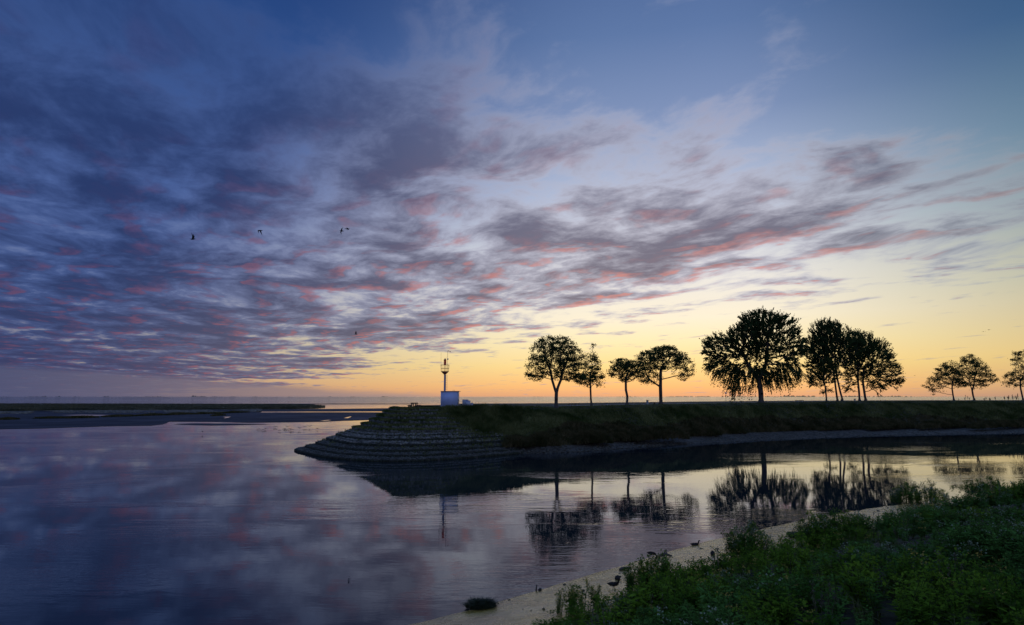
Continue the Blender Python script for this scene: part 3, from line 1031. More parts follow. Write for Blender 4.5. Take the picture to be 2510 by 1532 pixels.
def grow(trunks, attr, step, kill, infl, iters=90, jitter=0.12, up=0.0):
    pos, par = [], []
    for poly in trunks:                       # each polyline starts at an index or fresh
        prev = -1 if not isinstance(poly[0], int) else poly[0]
        for p in (poly if prev == -1 else poly[1:]):
            pos.append(np.array(p, float)); par.append(prev); prev = len(pos) - 1
    A = attr.copy()
    near = np.full(len(A), 1e9); idx = np.zeros(len(A), int)
    new = list(range(len(pos)))
    nkid = {}
    for it in range(iters):
        if not new: break
        NP = np.array([pos[i] for i in new])
        d = np.linalg.norm(A[:, None] - NP[None], axis=2)
        j = d.argmin(1); dm = d[np.arange(len(A)), j]
        upd = dm < near
        near[upd] = dm[upd]; idx[upd] = np.array(new)[j[upd]]
        keep = near > kill
        A, near, idx = A[keep], near[keep], idx[keep]
        if len(A) == 0: break
        act = near < infl * (3.0 if it < 6 else 1.0)
        if not act.any(): break
        new = []
        for nid in np.unique(idx[act]):
            if nkid.get(int(nid), 0) >= 3:                     # stalled between attractors: drop them
                near[idx == nid] = 0.0
                continue
            nkid[int(nid)] = nkid.get(int(nid), 0) + 1
            v = A[act & (idx == nid)] - pos[nid]
            v = (v / np.linalg.norm(v, axis=1)[:, None]).sum(0)
            v = v / (np.linalg.norm(v) + 1e-9) + rng.normal(0, jitter, 3) + np.array((0, 0, up))
            v /= np.linalg.norm(v) + 1e-9
            pos.append(pos[nid] + v * step); par.append(int(nid)); new.append(len(pos) - 1)
        if len(pos) > 6500: break
    return np.array(pos), np.array(par)


def tube_segments(pos, par, rad, sides=5):
    e = np.where(par >= 0)[0]
    a, b = pos[par[e]], pos[e]
    # the radius at the parent end follows the child branch, except along the main stem
    ra, rb = np.minimum(rad[par[e]], rad[e] * 1.25), rad[e]
    d = b - a; d /= np.linalg.norm(d, axis=1)[:, None] + 1e-9
    ref = np.where(np.abs(d[:, 2:3]) < 0.9, np.array([[0, 0, 1.0]]), np.array([[0, 1.0, 0]]))
    u = np.cross(ref, d); u /= np.linalg.norm(u, axis=1)[:, None] + 1e-9
    w = np.cross(d, u)
    th = np.arange(sides) * 2 * math.pi / sides
    off = u[:, None] * np.cos(th)[None, :, None] + w[:, None] * np.sin(th)[None, :, None]
    va = a[:, None] - d[:, None] * (ra * 0.35)[:, None, None] + off * ra[:, None, None]
    vb = b[:, None] + d[:, None] * (rb * 0.35)[:, None, None] + off * rb[:, None, None]
    V = np.concatenate([va, vb], 1).reshape(-1, 3)
    base = (np.arange(len(e)) * 2 * sides)[:, None, None]
    j = np.arange(sides); j2 = (j + 1) % sides
    F = base + np.stack([j, j2, j2 + sides, j + sides], 1)[None]
    return V, F.reshape(-1, 4)


def radii(par, tip, ex, base_r):
    n = len(par)
    r = np.zeros(n)
    kids = np.zeros(n, int)
    for i in range(n):
        if par[i] >= 0: kids[par[i]] += 1
    acc = np.zeros(n)
    for i in range(n - 1, -1, -1):
        r[i] = tip if kids[i] == 0 else acc[i] ** (1 / ex)
        if par[i] >= 0: acc[par[i]] += r[i] ** ex
    top = r.max()
    return tip + (r - tip) * (base_r - tip) / max(top - tip, 1e-6), kids


def make_tree(name, label, base_px, D, crown, trunk, trunk_r, group, style='flat', n_attr=900, leaves=9000, leaf=0.2, step=0.42, depth=0.85, lean=0.0, shell=0.45, up=0.0, mleaf='leaf'):
    """crown: ellipses (cx, cy, rx, ry) in photo px; trunk: polylines of px points, all at distance D"""
    leaves, leaf = int(leaves * LEAF_N[style]), leaf * LEAF_S[style]
    m = D / FPX
    b0 = on_bank(atd(base_px[0], base_px[1], D))
    loc = lambda x, y: np.array(((x - base_px[0]) * m, 0.0, (base_px[1] - y) * m))
    blobs = []
    for e in crown:
        c = loc(e[0], e[1]); c[1] = e[4] if len(e) > 4 else 0.0
        blobs.append((c, (e[2] * m, 0.5 * (e[2] + min(e[2], e[3])) * m * depth, e[3] * m)))
    A = in_blobs(n_attr, blobs, shell)
    polys = []
    for pl in trunk:
        if isinstance(pl[0], int):
            polys.append([pl[0]] + [loc(*q[:2]) + np.array((0, q[2] if len(q) > 2 else 0, 0)) for q in pl[1:]])
        else:
            polys.append([loc(*q[:2]) + np.array((0, q[2] if len(q) > 2 else 0, 0)) for q in pl])
    pos, par = grow(polys, A, step, step * 1.15, step * 7, up=up)
    ex = 2.25
    rad, kids = radii(par, 0.016, ex, trunk_r)
    root = empty(name, b0)
    tag(root, label, 'tree', group)
    V, F = tube_segments(pos, par, rad, 6)
    # root flare
    fl = MB().sweep([(0, 0, -0.3), (0, 0, 0.0), (0, 0, 0.25), (0, 0, 0.7)], [trunk_r * 1.9, trunk_r * 1.65, trunk_r * 1.25, trunk_r * 0.98], 9)
    V2 = np.concatenate(fl.v); n0 = len(V)
    f3 = np.array(fl.f3) + n0
    me = mesh_np('trunk', np.concatenate([V, V2]), [np.concatenate([F, np.array(fl.f4) + n0]), f3], M['bark'], smooth=True)
    link_mesh('trunk', me, root)
    # leaves
    twig = np.where((rad < 0.05) & (np.arange(len(par)) > 4))[0]
    dirs = pos - pos[np.maximum(par, 0)]
    dirs = dirs / (np.linalg.norm(dirs, axis=1)[:, None] + 1e-9)
    vox = np.floor(pos[twig] / (step * 1.2)).astype(int)
    _, inv, cnt = np.unique(vox, axis=0, return_inverse=True, return_counts=True)
    mass = np.floor(pos[twig] / (step * 2.2)).astype(int)              # some masses of foliage are fuller than others
    _, minv = np.unique(mass, axis=0, return_inverse=True)
    full = np.exp(rng.normal(0, 0.75 if style == 'flat' else 0.4, minv.max() + 1))
    wgt = np.where(kids[twig] == 0, 2.0, 1.0) / np.sqrt(cnt[inv.ravel()]) * full[minv.ravel()]; wgt /= wgt.sum()
    S = Soup()
    if style == 'flat':
        pick = rng.choice(twig, leaves, p=wgt)
        off = rng.normal(0, 1, (leaves, 3)) * np.array((0.30, 0.30, 0.16)) * (step / 0.42)
        P = pos[pick] + off
        v, q = leaf_quads(P, leaf, None, 0.0, 0.75)
        S.add(v, q, None, 0)
    else:
        ns_ = leaves // 9
        pick = rng.choice(twig, ns_, p=wgt)
        cenv = pos[pick] - np.array((0, 0, pos[:, 2].max() * 0.45))
        outw = cenv / (np.linalg.norm(cenv, axis=1)[:, None] + 1e-9)
        sd = dirs[pick] * 0.5 + outw * 0.6 + np.array((0, 0, 0.35)) + rng.normal(0, 0.28, (ns_, 3))
        if style == 'weep':
            hz = pos[pick][:, 2] / pos[:, 2].max()
            droop = np.clip((0.58 - hz) * 3.0, 0, 1.4)
            sd[:, 2] -= droop * 1.4
        sd /= np.linalg.norm(sd, axis=1)[:, None]
        L = rng.uniform(0.5, 1.9, ns_) * (step / 0.5)
        if style == 'weep':
            L *= 1 + 0.15 * np.clip(droop, 0, 1)
        t = (np.arange(9) + 0.3) / 9
        drop = np.zeros((ns_, 9, 3))
        if style == 'weep':
            drop[..., 2] = -(t[None] ** 2) * (L * np.clip(droop, 0, 1) * 0.9)[:, None]
        P = pos[pick][:, None] + sd[:, None] * (t[None, :, None] * L[:, None, None]) + drop + rng.normal(0, 0.075, (ns_, 9, 3))
        dd = np.repeat(sd, 9, 0)
        v, q = leaf_quads(P.reshape(-1, 3), leaf, dd, 0.0, 0.6)
        S.add(v, q, None, 0)
        w3 = np.cross(sd, rng.normal(0, 1, (ns_, 3))); w3 *= 0.022 / (np.linalg.norm(w3, axis=1)[:, None] + 1e-9)      # the shoot that carries them
        mid3 = P[:, 4]; end3 = P[:, 8]; st3 = pos[pick]
        v = np.stack([st3 - w3, st3 + w3, mid3 + w3, mid3 - w3, end3], 1).reshape(-1, 3)
        b5 = (np.arange(ns_) * 5)[:, None]
        S.add(v, b5 + np.array([[0, 1, 2, 3]]), b5 + np.array([[3, 2, 4]]), 0)
    link_mesh('crown', S.mesh('crown', [M[mleaf]]), root)
    return root


LEAF_N = {'flat': 1.35, 'weep': 1.9, 'spray': 1.35}
LEAF_S = {'flat': 1.25, 'weep': 1.55, 'spray': 1.4}


g1 = 'trees along the promenade'
make_tree('maple_tree', 'round-crowned tree with low forked trunk, first tree beside the beacon', (1363, 994.5), 120,
          [(1363, 873, 66, 56), (1318, 900, 32, 33), (1408, 890, 42, 44), (1312, 915, 26, 18), (1420, 925, 30, 14), (1362, 845, 46, 28)],
          [[(1363, 994.5), (1363.5, 975), (1364, 960)], [2, (1359, 945), (1354, 928), (1350, 905)], [2, (1368, 945), (1375, 928), (1380, 905)]],
          0.30, g1, 'flat', 1500, 13500, 0.17, 0.40, shell=0.55)
make_tree('slender_tree', 'slender loose-crowned tree standing close against the round forked tree', (1450, 994), 127,
          [(1452, 895, 20, 34), (1455, 862, 9, 22), (1450, 925, 32, 16), (1466, 942, 16, 8), (1430, 935, 20, 7)],
          [[(1450, 994), (1448.5, 975), (1448, 950), (1447.5, 925)]], 0.17, g1, 'flat', 560, 3300, 0.17, 0.42, shell=0.3)
make_tree('maple_tree', 'smallest flat-topped tree with a kinked bare trunk', (1537, 990.5), 140,
          [(1535, 897, 38, 20), (1508, 912, 18, 13), (1560, 905, 30, 22), (1538, 918, 26, 16), (1580, 930, 20, 8)],
          [[(1537, 990.5), (1538, 970), (1535, 955), (1535, 938), (1536, 925)]], 0.24, g1, 'flat', 800, 6200, 0.18, 0.42, shell=0.5)
make_tree('maple_tree', 'wide umbrella-crowned tree on a single straight trunk with a low side limb', (1620, 990), 145,
          [(1633, 880, 56, 34), (1600, 885, 40, 30), (1680, 900, 26, 28), (1590, 925, 34, 18), (1635, 862, 38, 18), (1680, 925, 20, 10)],
          [[(1620, 990), (1620, 970), (1620, 948), (1621, 930)], [2, (1608, 940), (1592, 928)], [3, (1622, 905)]], 0.36, g1, 'flat', 1300, 10500, 0.19, 0.44, shell=0.6)
make_tree('weeping_tree', 'largest tree, broad drooping crown hanging almost to the promenade', (1866, 987), 165,
          [(1855, 840, 70, 50), (1878, 800, 58, 36), (1775, 855, 48, 34), (1942, 848, 34, 48), (1770, 895, 34, 30), (1800, 925, 26, 34), (1925, 905, 40, 34), (1845, 908, 48, 26), (1892, 915, 30, 26), (1940, 800, 24, 26), (1870, 785, 46, 20)],
          [[(1866, 987), (1866, 965), (1865, 945), (1862, 930)], [3, (1850, 912), (1838, 895), (1828, 872)], [3, (1874, 912), (1882, 892), (1884, 868)]], 0.62, g1, 'weep', 2600, 34000, 0.24, 0.5, shell=0.35, mleaf='leaf_dark')
make_tree('leafy_tree', 'tall tree with a leaning slim trunk at the middle of the dense clump', (2064, 983), 186,
          [(2068, 850, 44, 52), (2045, 835, 36, 46), (2090, 850, 34, 40), (2030, 865, 40, 40), (2060, 900, 34, 20)],
          [[(2066, 983), (2061, 960), (2056, 930), (2054, 905)]], 0.27, g1, 'spray', 1300, 14000, 0.25, 0.52, shell=0.3, mleaf='leaf_dark')
make_tree('leafy_tree', 'tall spiky-topped tree with a slim upright trunk in the dense clump', (2053, 983), 188,
          [(2030, 820, 36, 34), (2020, 860, 44, 36), (2010, 895, 36, 22), (2035, 800, 22, 16), (2055, 825, 24, 34)],
          [[(2053, 983), (2051, 960), (2049, 930), (2046, 900)]], 0.27, g1, 'spray', 1100, 12000, 0.25, 0.52, shell=0.3, mleaf='leaf_dark')
make_tree('leafy_tree', 'short low-branched tree at the edge of the dense clump', (2026, 983), 182,
          [(2010, 930, 30, 18), (2030, 920, 30, 22), (1995, 918, 18, 14), (2024, 950, 12, 18), (2036, 905, 24, 20)],
          [[(2026, 983), (2026, 970), (2025, 950), (2023, 935)]], 0.22, g1, 'spray', 620, 5600, 0.24, 0.48, shell=0.3)
make_tree('leafy_tree', 'twin tree with the thinner trunk in the dense clump', (2107, 981.5), 190,
          [(2100, 870, 36, 40), (2120, 850, 34, 36), (2095, 925, 26, 20), (2085, 945, 14, 14), (2110, 900, 34, 26)],
          [[(2107, 981.5), (2107, 960), (2106, 935), (2108, 905)]], 0.3, g1, 'spray', 900, 9500, 0.25, 0.52, shell=0.3, mleaf='leaf_dark')
make_tree('leafy_tree', 'spreading tree with the thicker twin trunk at the far side of the clump', (2122, 981.5), 190,
          [(2145, 880, 48, 48), (2175, 905, 34, 36), (2125, 845, 34, 30), (2190, 935, 22, 18), (2150, 930, 36, 24), (2152, 948, 14, 18), (2165, 862, 26, 28)],
          [[(2122, 981.5), (2120, 960), (2118, 935), (2122, 905)]], 0.34, g1, 'spray', 1400, 14500, 0.25, 0.52, shell=0.3, mleaf='leaf_dark')
make_tree('small_tree', 'small open-crowned tree leaning its branches over the grass beside another', (2338, 980.8), 212,
          [(2328, 920, 34, 26), (2300, 935, 26, 14), (2278, 945, 16, 8), (2300, 955, 20, 10), (2340, 900, 26, 16), (2355, 940, 22, 12), (2290, 968, 12, 5)],
          [[(2338.5, 980.8), (2337, 968), (2336, 952), (2338, 938)]], 0.24, g1, 'flat', 760, 5600, 0.23, 0.5, shell=0.45)
make_tree('small_tree', 'small rounded tree with forked trunk near the tall weeds', (2388, 980.6), 214,
          [(2392, 905, 34, 28), (2385, 885, 24, 18), (2425, 925, 22, 16), (2365, 925, 24, 24), (2400, 940, 26, 14)],
          [[(2388, 980.6), (2386, 968), (2385, 957)], [2, (2382, 945), (2380, 930)], [2, (2391, 942), (2393, 925)]], 0.27, g1, 'flat', 860, 7000, 0.23, 0.5, shell=0.45)
make_tree('small_tree', 'tree cut by the edge of the picture behind the tall weeds', (2508, 980), 216,
          [(2505, 925, 36, 22), (2480, 940, 22, 12), (2515, 890, 26, 34), (2545, 915, 34, 36), (2510, 870, 14, 14)],
          [[(2508, 980), (2506, 965), (2504, 948), (2506, 930)]], 0.25, g1, 'flat', 900, 7000, 0.23, 0.5, shell=0.4)

# ------------------------------------------------------------------ beacon, hut and cabinets on the head
BD = 112.0
bm1 = BD / FPX
BZ = 6.62
def bx_(px): return (px - 1255) * BD / (FPX * 1.0) * 0.9999
base = atd(1100, 996.3, BD)
base[2] = BZ
def bl_(px, py):        # local x, z relative to the hut base from photo px
    return (px - 1100) * bm1, (996.3 - py) * bm1

hut = empty('equipment_hut', base, R(-4))
tag(hut, 'white windowless equipment hut with a thin flat roof beside the beacon mast', 'hut')
MB().box((0, 1.2, -0.1), (3.0, 2.9, 0.34)).build('plinth', M['concrete'], hut)
MB().box((0, 1.2, 1.26), (2.68, 2.4, 2.4)).build('wall', M['shaded_white_paint'], hut)
MB().box((0.1, 1.2, 2.50), (2.95, 2.7, 0.07)).build('roof', M['roof_metal'], hut)
MB().sweep([(0.46, 1.2, 2.5), (0.46, 1.2, 2.66), (0.52, 1.2, 2.7), (0.68, 1.2, 2.7), (0.74, 1.2, 2.66), (0.74, 1.2, 2.5)], 0.018, 6).build('roof_handle', M['iron'], hut)
d_ = MB().box((1.36, 1.2, 1.1), (0.05, 0.9, 2.0)).build('door', M['grey_paint'], hut)
MB().box((1.41, 0.88, 1.05), (0.05, 0.05, 0.14)).build('door_handle', M['iron'], d_)

mx_, _ = bl_(1085.6, 0)
mast = empty('harbour_beacon', (base[0] + mx_, base[1] + 2.75, BZ))
tag(mast, 'slim harbour beacon mast with caged platform and red lantern behind the white hut', 'beacon')
ms = 1.024
def zz(py): return (996.3 - py) * bm1 * ms
MB().lathe([(0.34, -0.1), (0.34, 0.12), (0.17, 0.14), (0.15, zz(917.5))], 14).build('mast', M['mast_paint'], mast, smooth=False)
zc, zd = zz(918.8), zz(911.8)
cone = MB().lathe([(0.13, zc - 0.02), (0.16, zc), (0.66, zd), (0.67, zd + 0.05), (0.05, zd + 0.055)], 20).build('platform', M['rust_red'], mast)
ztop, zmid = zz(895.5), zz(904)
for k_ in range(7):
    a = k_ / 7 * 2 * math.pi + 0.35
    MB().sweep([(0.64 * math.cos(a), 0.64 * math.sin(a), zd + 0.05), (0.73 * math.cos(a), 0.73 * math.sin(a), ztop)], 0.022, 6).build('railing_post', M['rail'], mast)
for z_, r_ in ((ztop, 0.73), (zmid, 0.69)):
    ring = [(r_ * math.cos(a), r_ * math.sin(a), z_) for a in np.linspace(0, 2 * math.pi, 25)]
    MB().sweep(ring, 0.022, 6, cap=False).build('railing', M['rail'], mast)
MB().sweep([(0, 0, zd), (0, 0, zz(895))], 0.06, 8).build('lantern_post', M['rust_red'], mast)
z0, z1 = zz(896), zz(884)
lan = empty('lantern', (0, 0, 0)); lan.parent = mast
MB().lathe([(0.14, z0 - 0.02), (0.23, z0), (0.23, z0 + 0.08)], 14).build('lantern_base', M['rust_red'], lan)
for k_ in range(3):
    zq = z0 + 0.1 + k_ * (z1 - z0 - 0.1) / 3
    hq = (z1 - z0 - 0.1) / 3
    MB().lathe([(0.15, zq), (0.22, zq + hq * 0.2), (0.22, zq + hq * 0.75), (0.15, zq + hq * 0.97)], 14).build('lens', M['red_lamp'], lan)
MB().lathe([(0.23, z1), (0.21, z1 + 0.06), (0.12, z1 + 0.2), (0.05, z1 + 0.27), (0.03, z1 + 0.36)], 14).build('lantern_cap', M['rust_red'], lan)
MB().sweep([(-0.66, 0, ztop - 0.3), (-0.68, 0, zz(866))], 0.012, 5).build('whip_aerial', M['iron'], mast)
MB().sweep([(0.16, 0.1, zz(893)), (0.17, 0.1, zz(877))], 0.012, 5).build('short_aerial', M['iron'], mast)
vx = (1091.5 - 1085.6) * bm1
vane = MB().sweep([(vx, 0.3, zd + 0.05), (vx, 0.3, zz(860))], 0.022, 6).build('instrument_pole', M['iron'], mast)
arm = MB()
arm.sweep([(vx, 0.3, zz(861)), (vx + 0.42, 0.3, zz(863))], 0.02, 6)
arm.sweep([(vx + 0.05, 0.3, zz(862.5)), (vx + 0.10, 0.3, zz(859.5)), (vx + 0.20, 0.3, zz(859.5)), (vx + 0.24, 0.3, zz(862.5))], 0.02, 6)
arm.box((vx + 0.43, 0.3, zz(862.6)), (0.14, 0.06, 0.12))
arm.build('wind_vane', M['iron'], mast)
MB().lathe([(0.02, -0.16), (0.10, -0.1), (0.12, 0.0), (0.10, 0.1), (0.02, 0.16)], 12).build('radar_dome', M['grey_paint'], mast, loc=(vx + 0.04, 0.3, zz(881)))
lad = empty('ladder', (0, 0, 0)); lad.parent = mast
lx0, lx1 = 0.17, 0.38
for lx in (lx0, lx1):
    MB().sweep([(lx, 0, zz(957)), (lx, 0, zz(919.5))], 0.018, 6).build('rail', M['iron'], lad)
nr = 9
for k_ in range(nr):
    zq = zz(956) + (zz(920.5) - zz(956)) * k_ / (nr - 1)
    MB().sweep([(lx0, 0, zq), (lx1, 0, zq)], 0.011, 5).build('rung', M['iron'], lad)

for x0, x1, yt, dd, lab in ((1131, 1146, 979.3, 1.2, 'tallest of the three pale utility cabinets by the hut'),
                            (1141, 1152, 982, 0.4, 'middle pale utility cabinet in front of the tallest one'),
                            (1152.3, 1158, 987, 0.9, 'smallest pale utility cabinet, farthest from the hut')):
    lx, _ = bl_((x0 + x1) / 2, 0)
    w_, h_ = (x1 - x0) * bm1, (996.3 - yt) * bm1
    c_ = empty('utility_cabinet', (base[0] + lx, base[1] + dd, BZ - 0.04))
    tag(c_, lab, 'cabinet', 'cabinets beside the hut')
    MB().box((0, 0.3, h_ / 2), (w_ * 0.94, 0.6, h_)).build('body', M['shaded_white_paint'], c_)
    MB().box((0, 0.3, h_ + 0.025), (w_, 0.68, 0.05)).build('lid', M['roof_metal'], c_)
    MB().box((0, -0.012, h_ * 0.5), (w_ * 0.8, 0.02, h_ * 0.8)).build('door', M['grey_paint'], c_)
    MB().box((0, 0.3, -0.08), (w_ * 0.98, 0.66, 0.2)).build('plinth', M['concrete'], c_)


def picnic_table(loc, rz, label):
    t = empty('picnic_table', loc, rz)
    tag(t, label, 'table')
    for k_ in range(3):
        MB().box((0, -0.27 + 0.27 * k_, 0.80), (1.5, 0.255, 0.12)).build('table_plank', M['wood'], t)
    for s in (-1, 1):
        MB().box((0, s * 0.72, 0.45), (1.5, 0.34, 0.12)).build('seat', M['wood'], t)
        MB().box((s * 0.5, 0, 0.15), (0.16, 1.62, 0.16)).build('ground_beam', M['wood'], t)
        for q in (-1, 1):
            MB().box((s * 0.5, q * 0.30, 0.46), (0.16, 0.14, 0.58)).build('table_leg', M['wood'], t)
            MB().box((s * 0.5, q * 0.72, 0.28), (0.16, 0.2, 0.24)).build('seat_leg', M['wood'], t)
    return t


pt = on_bank(atd(1015.5, 1002, 106.0))
picnic_table(pt, R(84), 'wooden picnic table on the tip of the terraced head near the beacon')


def bench(px, py, D, rz, label):
    p = on_bank(atd(px, py, D))
    t = empty('bench', p, rz)
    tag(t, label, 'bench', 'benches on the promenade')
    for k_ in range(3):
        MB().box((0, -0.18 + 0.18 * k_, 0.47), (2.0, 0.165, 0.11)).build('seat_plank', M['wood'], t)
    for s in (-1, 1):
        MB().box((s * 0.6, 0, 0.18), (0.26, 0.45, 0.46), taper=0.85).build('leg', M['concrete'], t)
    return t


bench(1405, 996.2, 125, R(8), 'low backless bench beside the forked tree')
bench(1960, 986.6, 170, R(6), 'low backless bench between the drooping tree and the dense clump')


def litter_bin(px, py, D, w, h, wide, label):
    p = on_bank(atd(px, py, D))
    t = empty('litter_bin', p)
    tag(t, label, 'bin', 'bins on the promenade')
    MB().lathe([(w * 0.46, -0.08), (w * 0.5, 0.05), (w * 0.5, h * 0.82), (w * 0.42, h * 0.84)], 14).build('body', M['concrete'], t)
    MB().lathe([(w * wide * 0.5, h * 0.86), (w * wide * 0.52, h * 0.9), (w * wide * 0.5, h), (w * 0.1, h * 1.03)], 14).build('lid', M['iron'], t)
    return t


litter_bin(1487.5, 993.6, 131, 0.34, 0.52, 1.45, 'squat bin with wide lid between the slender tree and the kinked tree')
litter_bin(1587, 991, 143, 0.46, 0.92, 1.12, 'tall round litter bin before the umbrella-crowned tree')
litter_bin(2095.5, 983.4, 188, 0.42, 0.66, 1.5, 'squat bin with wide lid among the trunks of the dense clump')

lp = on_bank(atd(1780, 989, 160))
sg = empty('signpost', lp)
tag(sg, 'thin lone post with small plate beside the drooping tree', 'signpost')
MB().sweep([(0, 0, -0.1), (0, 0, 2.55)], 0.035, 8).build('post', M['iron'], sg)
MB().box((0.0, -0.05, 2.35), (0.5, 0.03, 0.34)).build('plate', M['grey_paint'], sg)
for px_, py_, h_, lab in ((1805.5, 988.5, 0.42, 'short wooden post nearer the signpost'), (1818, 988, 0.55, 'short wooden post nearer the drooping tree')):
    b_ = MB()
    b_.sweep([(0, 0, -0.1), (0, 0, h_), (0, 0, h_ + 0.04)], [0.08, 0.075, 0.04], 8)
    o = b_.build('wooden_post', M['wood'], loc=on_bank(atd(px_, py_, 158)))
    tag(o, lab, 'post', 'short posts on the promenade')


def weed_mesh(h, n_st, seed):
    r_ = np.random.default_rng(seed)
    st, lf = MB(), Soup()
    for k_ in range(n_st):
        a = r_.uniform(0, 6.28); sp = r_.uniform(0.05, 0.22) * h
        hh = h * r_.uniform(0.6, 1.0)
        p0 = np.array((0.06 * math.cos(a), 0.06 * math.sin(a), -0.05)); p1 = np.array((sp * math.cos(a), sp * math.sin(a), hh))
        st.sweep([p0, (p0 + p1) / 2 + r_.normal(0, 0.02, 3), p1], [0.014, 0.011, 0.006], 4)
        n_ = 34
        t_ = r_.uniform(0.45, 1.02, n_)
        P = p0 + (p1 - p0) * t_[:, None] + r_.normal(0, 0.045, (n_, 3))
        v, q = leaf_quads(P, 0.15, np.tile(np.array((0, 0, 1.0)), (n_, 1)), 0, 0.5)
        lf.add(v, q, None, 0)
    return st.mesh('stems', M['stem']), lf.mesh('seed_heads', [M['dry']])


wd = [(2351, 976, 'lowest', 1), (2365.5, 974, 'thin', 2), (2370.5, 968.5, 'tall single', 2), (2377.5, 973, 'short pointed', 2), (2412, 976, 'low spreading', 3), (2416.5, 970, 'tall narrow', 2),
      (2427, 975, 'low bushy', 5), (2440.5, 971.5, 'upright', 3), (2464, 968, 'tall slim', 3), (2472, 969, 'tall bushy', 6), (2484, 966.5, 'tall twin-stemmed', 4), (2491.5, 970, 'broad', 5), (2497, 965, 'tallest', 4), (2158, 979.5, 'lone', 2), (1604, 985.5, 'small feathery', 4)]
spots = ['left of the forked small tree', 'close left of the forked small tree', 'touching the forked small tree', 'close right of the forked small tree', 'starting the weed row', 'second in the weed row', 'third in the weed row', 'fourth in the weed row',
         'fifth in the weed row', 'sixth in the weed row', 'seventh in the weed row', 'eighth in the weed row', 'last before the picture edge', 'on the open crest right of the dense clump', 'by the tall round litter bin']
for (px_, yt, adj, ns_), sp2 in zip(wd, spots):
    D_ = 196 if px_ > 2300 else (178 if px_ > 2000 else 140)
    yb = 982.4 if px_ > 2300 else (983.6 if px_ > 2000 else 991.5)
    hh = (yb - yt) * D_ / FPX
    r_ = empty('tall_weed', on_bank(atd(px_, yb, D_)))
    tag(r_, f'{adj} dark weed {sp2}', 'weed', 'weeds along the crest of the bank')
    a, b_ = weed_mesh(hh, ns_, int(px_))
    link_mesh('stems', a, r_)['kind'] = 'stuff'; link_mesh('seed_heads', b_, r_)['kind'] = 'stuff'

# ------------------------------------------------------------------ near bank: shore, mud and ground
near_line = smooth_poly([(-40, -6), (-22, 9), (-9.5, 20.5), (-3.5, 25.6), (0.8, 29.5), (5.0, 33.9), (10.5, 39.4), (17.3, 45.0), (27.4, 52.4), (36, 56.5), (50, 58.5), (80, 58), (140, 50)], 2)


def shore_dist(x, y):
    """signed distance inland from the near water line"""
    P = np.stack([np.asarray(x, float), np.asarray(y, float)], -1)
    best = np.full(P.shape[:-1], 1e9); sgn = np.ones(P.shape[:-1])
    for a, c in zip(near_line[:-1], near_line[1:]):
        d = c - a
        t = np.clip(((P - a) @ d) / (d @ d), 0, 1)
        q = P - (a + t[..., None] * d)
        dist = np.hypot(q[..., 0], q[..., 1])
        cr = d[0] * q[..., 1] - d[1] * q[..., 0]
        m_ = dist < best
        best = np.where(m_, dist, best); sgn = np.where(m_, np.where(cr < 0, 1.0, -1.0), sgn)
    return best * sgn


PS = [-8, 0, 2.5, 5.5, 8, 12, 16, 19, 21.2, 22.5, 80]
PZ = [-1.7, 0, 0.19, 0.45, 1.25, 2.35, 3.0, 3.6, 6.1, 6.35, 6.4]


def near_z(x, y):
    s = shore_dist(x, y)
    z = np.interp(s, PS, PZ)
    z = z * np.where(s < 8, 1 + (np.interp(np.asarray(x, float), [0, 26], [1.5, 0.75]) - 1) * np.clip((8 - s) / 2.5, 0, 1), 1.0)      # the mud shelves faster near the seaweed mound
    z = z + (fbm(np.asarray(x) * 0.35, np.asarray(y) * 0.35, 31) - 0.5) * np.interp(s, [-1, 0, 4, 8, 18, 22], [0.03, 0.04, 0.10, 0.55, 0.6, 0.1])
    z = z + (fbm(np.asarray(x) * 1.6, np.asarray(y) * 1.6, 33) - 0.5) * np.interp(s, [-1, 0, 3, 8], [0.01, 0.03, 0.13, 0.2])
    return z, s


xs, ys = np.arange(-44, 120, 0.42), np.arange(-14, 64, 0.42)
X, Y = np.meshgrid(xs, ys, indexing='ij')
Z, S2 = near_z(X, Y)
V = np.stack([X, Y, Z], -1).reshape(-1, 3)
F = grid_faces(len(xs), len(ys))
sm_ = S2.reshape(-1)[F].mean(1)
veg_edge = 5.3 + (fbm(V[:, 0] * 0.3, V[:, 1] * 0.3, 51) - 0.5) * 3.0
ve = veg_edge[F[:, 0]]
def submesh(sel):
    f = F[sel]
    u, inv = np.unique(f, return_inverse=True)
    return V[u], inv.reshape(-1, 4)
v, f = submesh((sm_ > -6) & (sm_ <= ve))
mud = link_mesh('foreshore_mud', mesh_np('foreshore_mud', v, f, M['near_mud'], smooth=True))
tag(mud, 'wet shining mud strip between the near plants and the water', kind='structure')
v, f = submesh(sm_ > ve)
nb = link_mesh('near_bank', mesh_np('near_bank', v, f, M['soil'], smooth=True))
tag(nb, 'sloping earth of the near bank under the plants', kind='structure')


def ground_hit(px, py):
    d = ray(px, py)
    t0 = 3.0
    ts = np.arange(4, 90, 0.05)
    p = np.array((0, 0, EYE))[None] + d[None] * ts[:, None]
    z, _ = near_z(p[:, 0], p[:, 1])
    z = np.maximum(z, 0.0)
    i = np.argmax(p[:, 2] <= z)
    return np.array((p[i, 0], p[i, 1], z[i]))


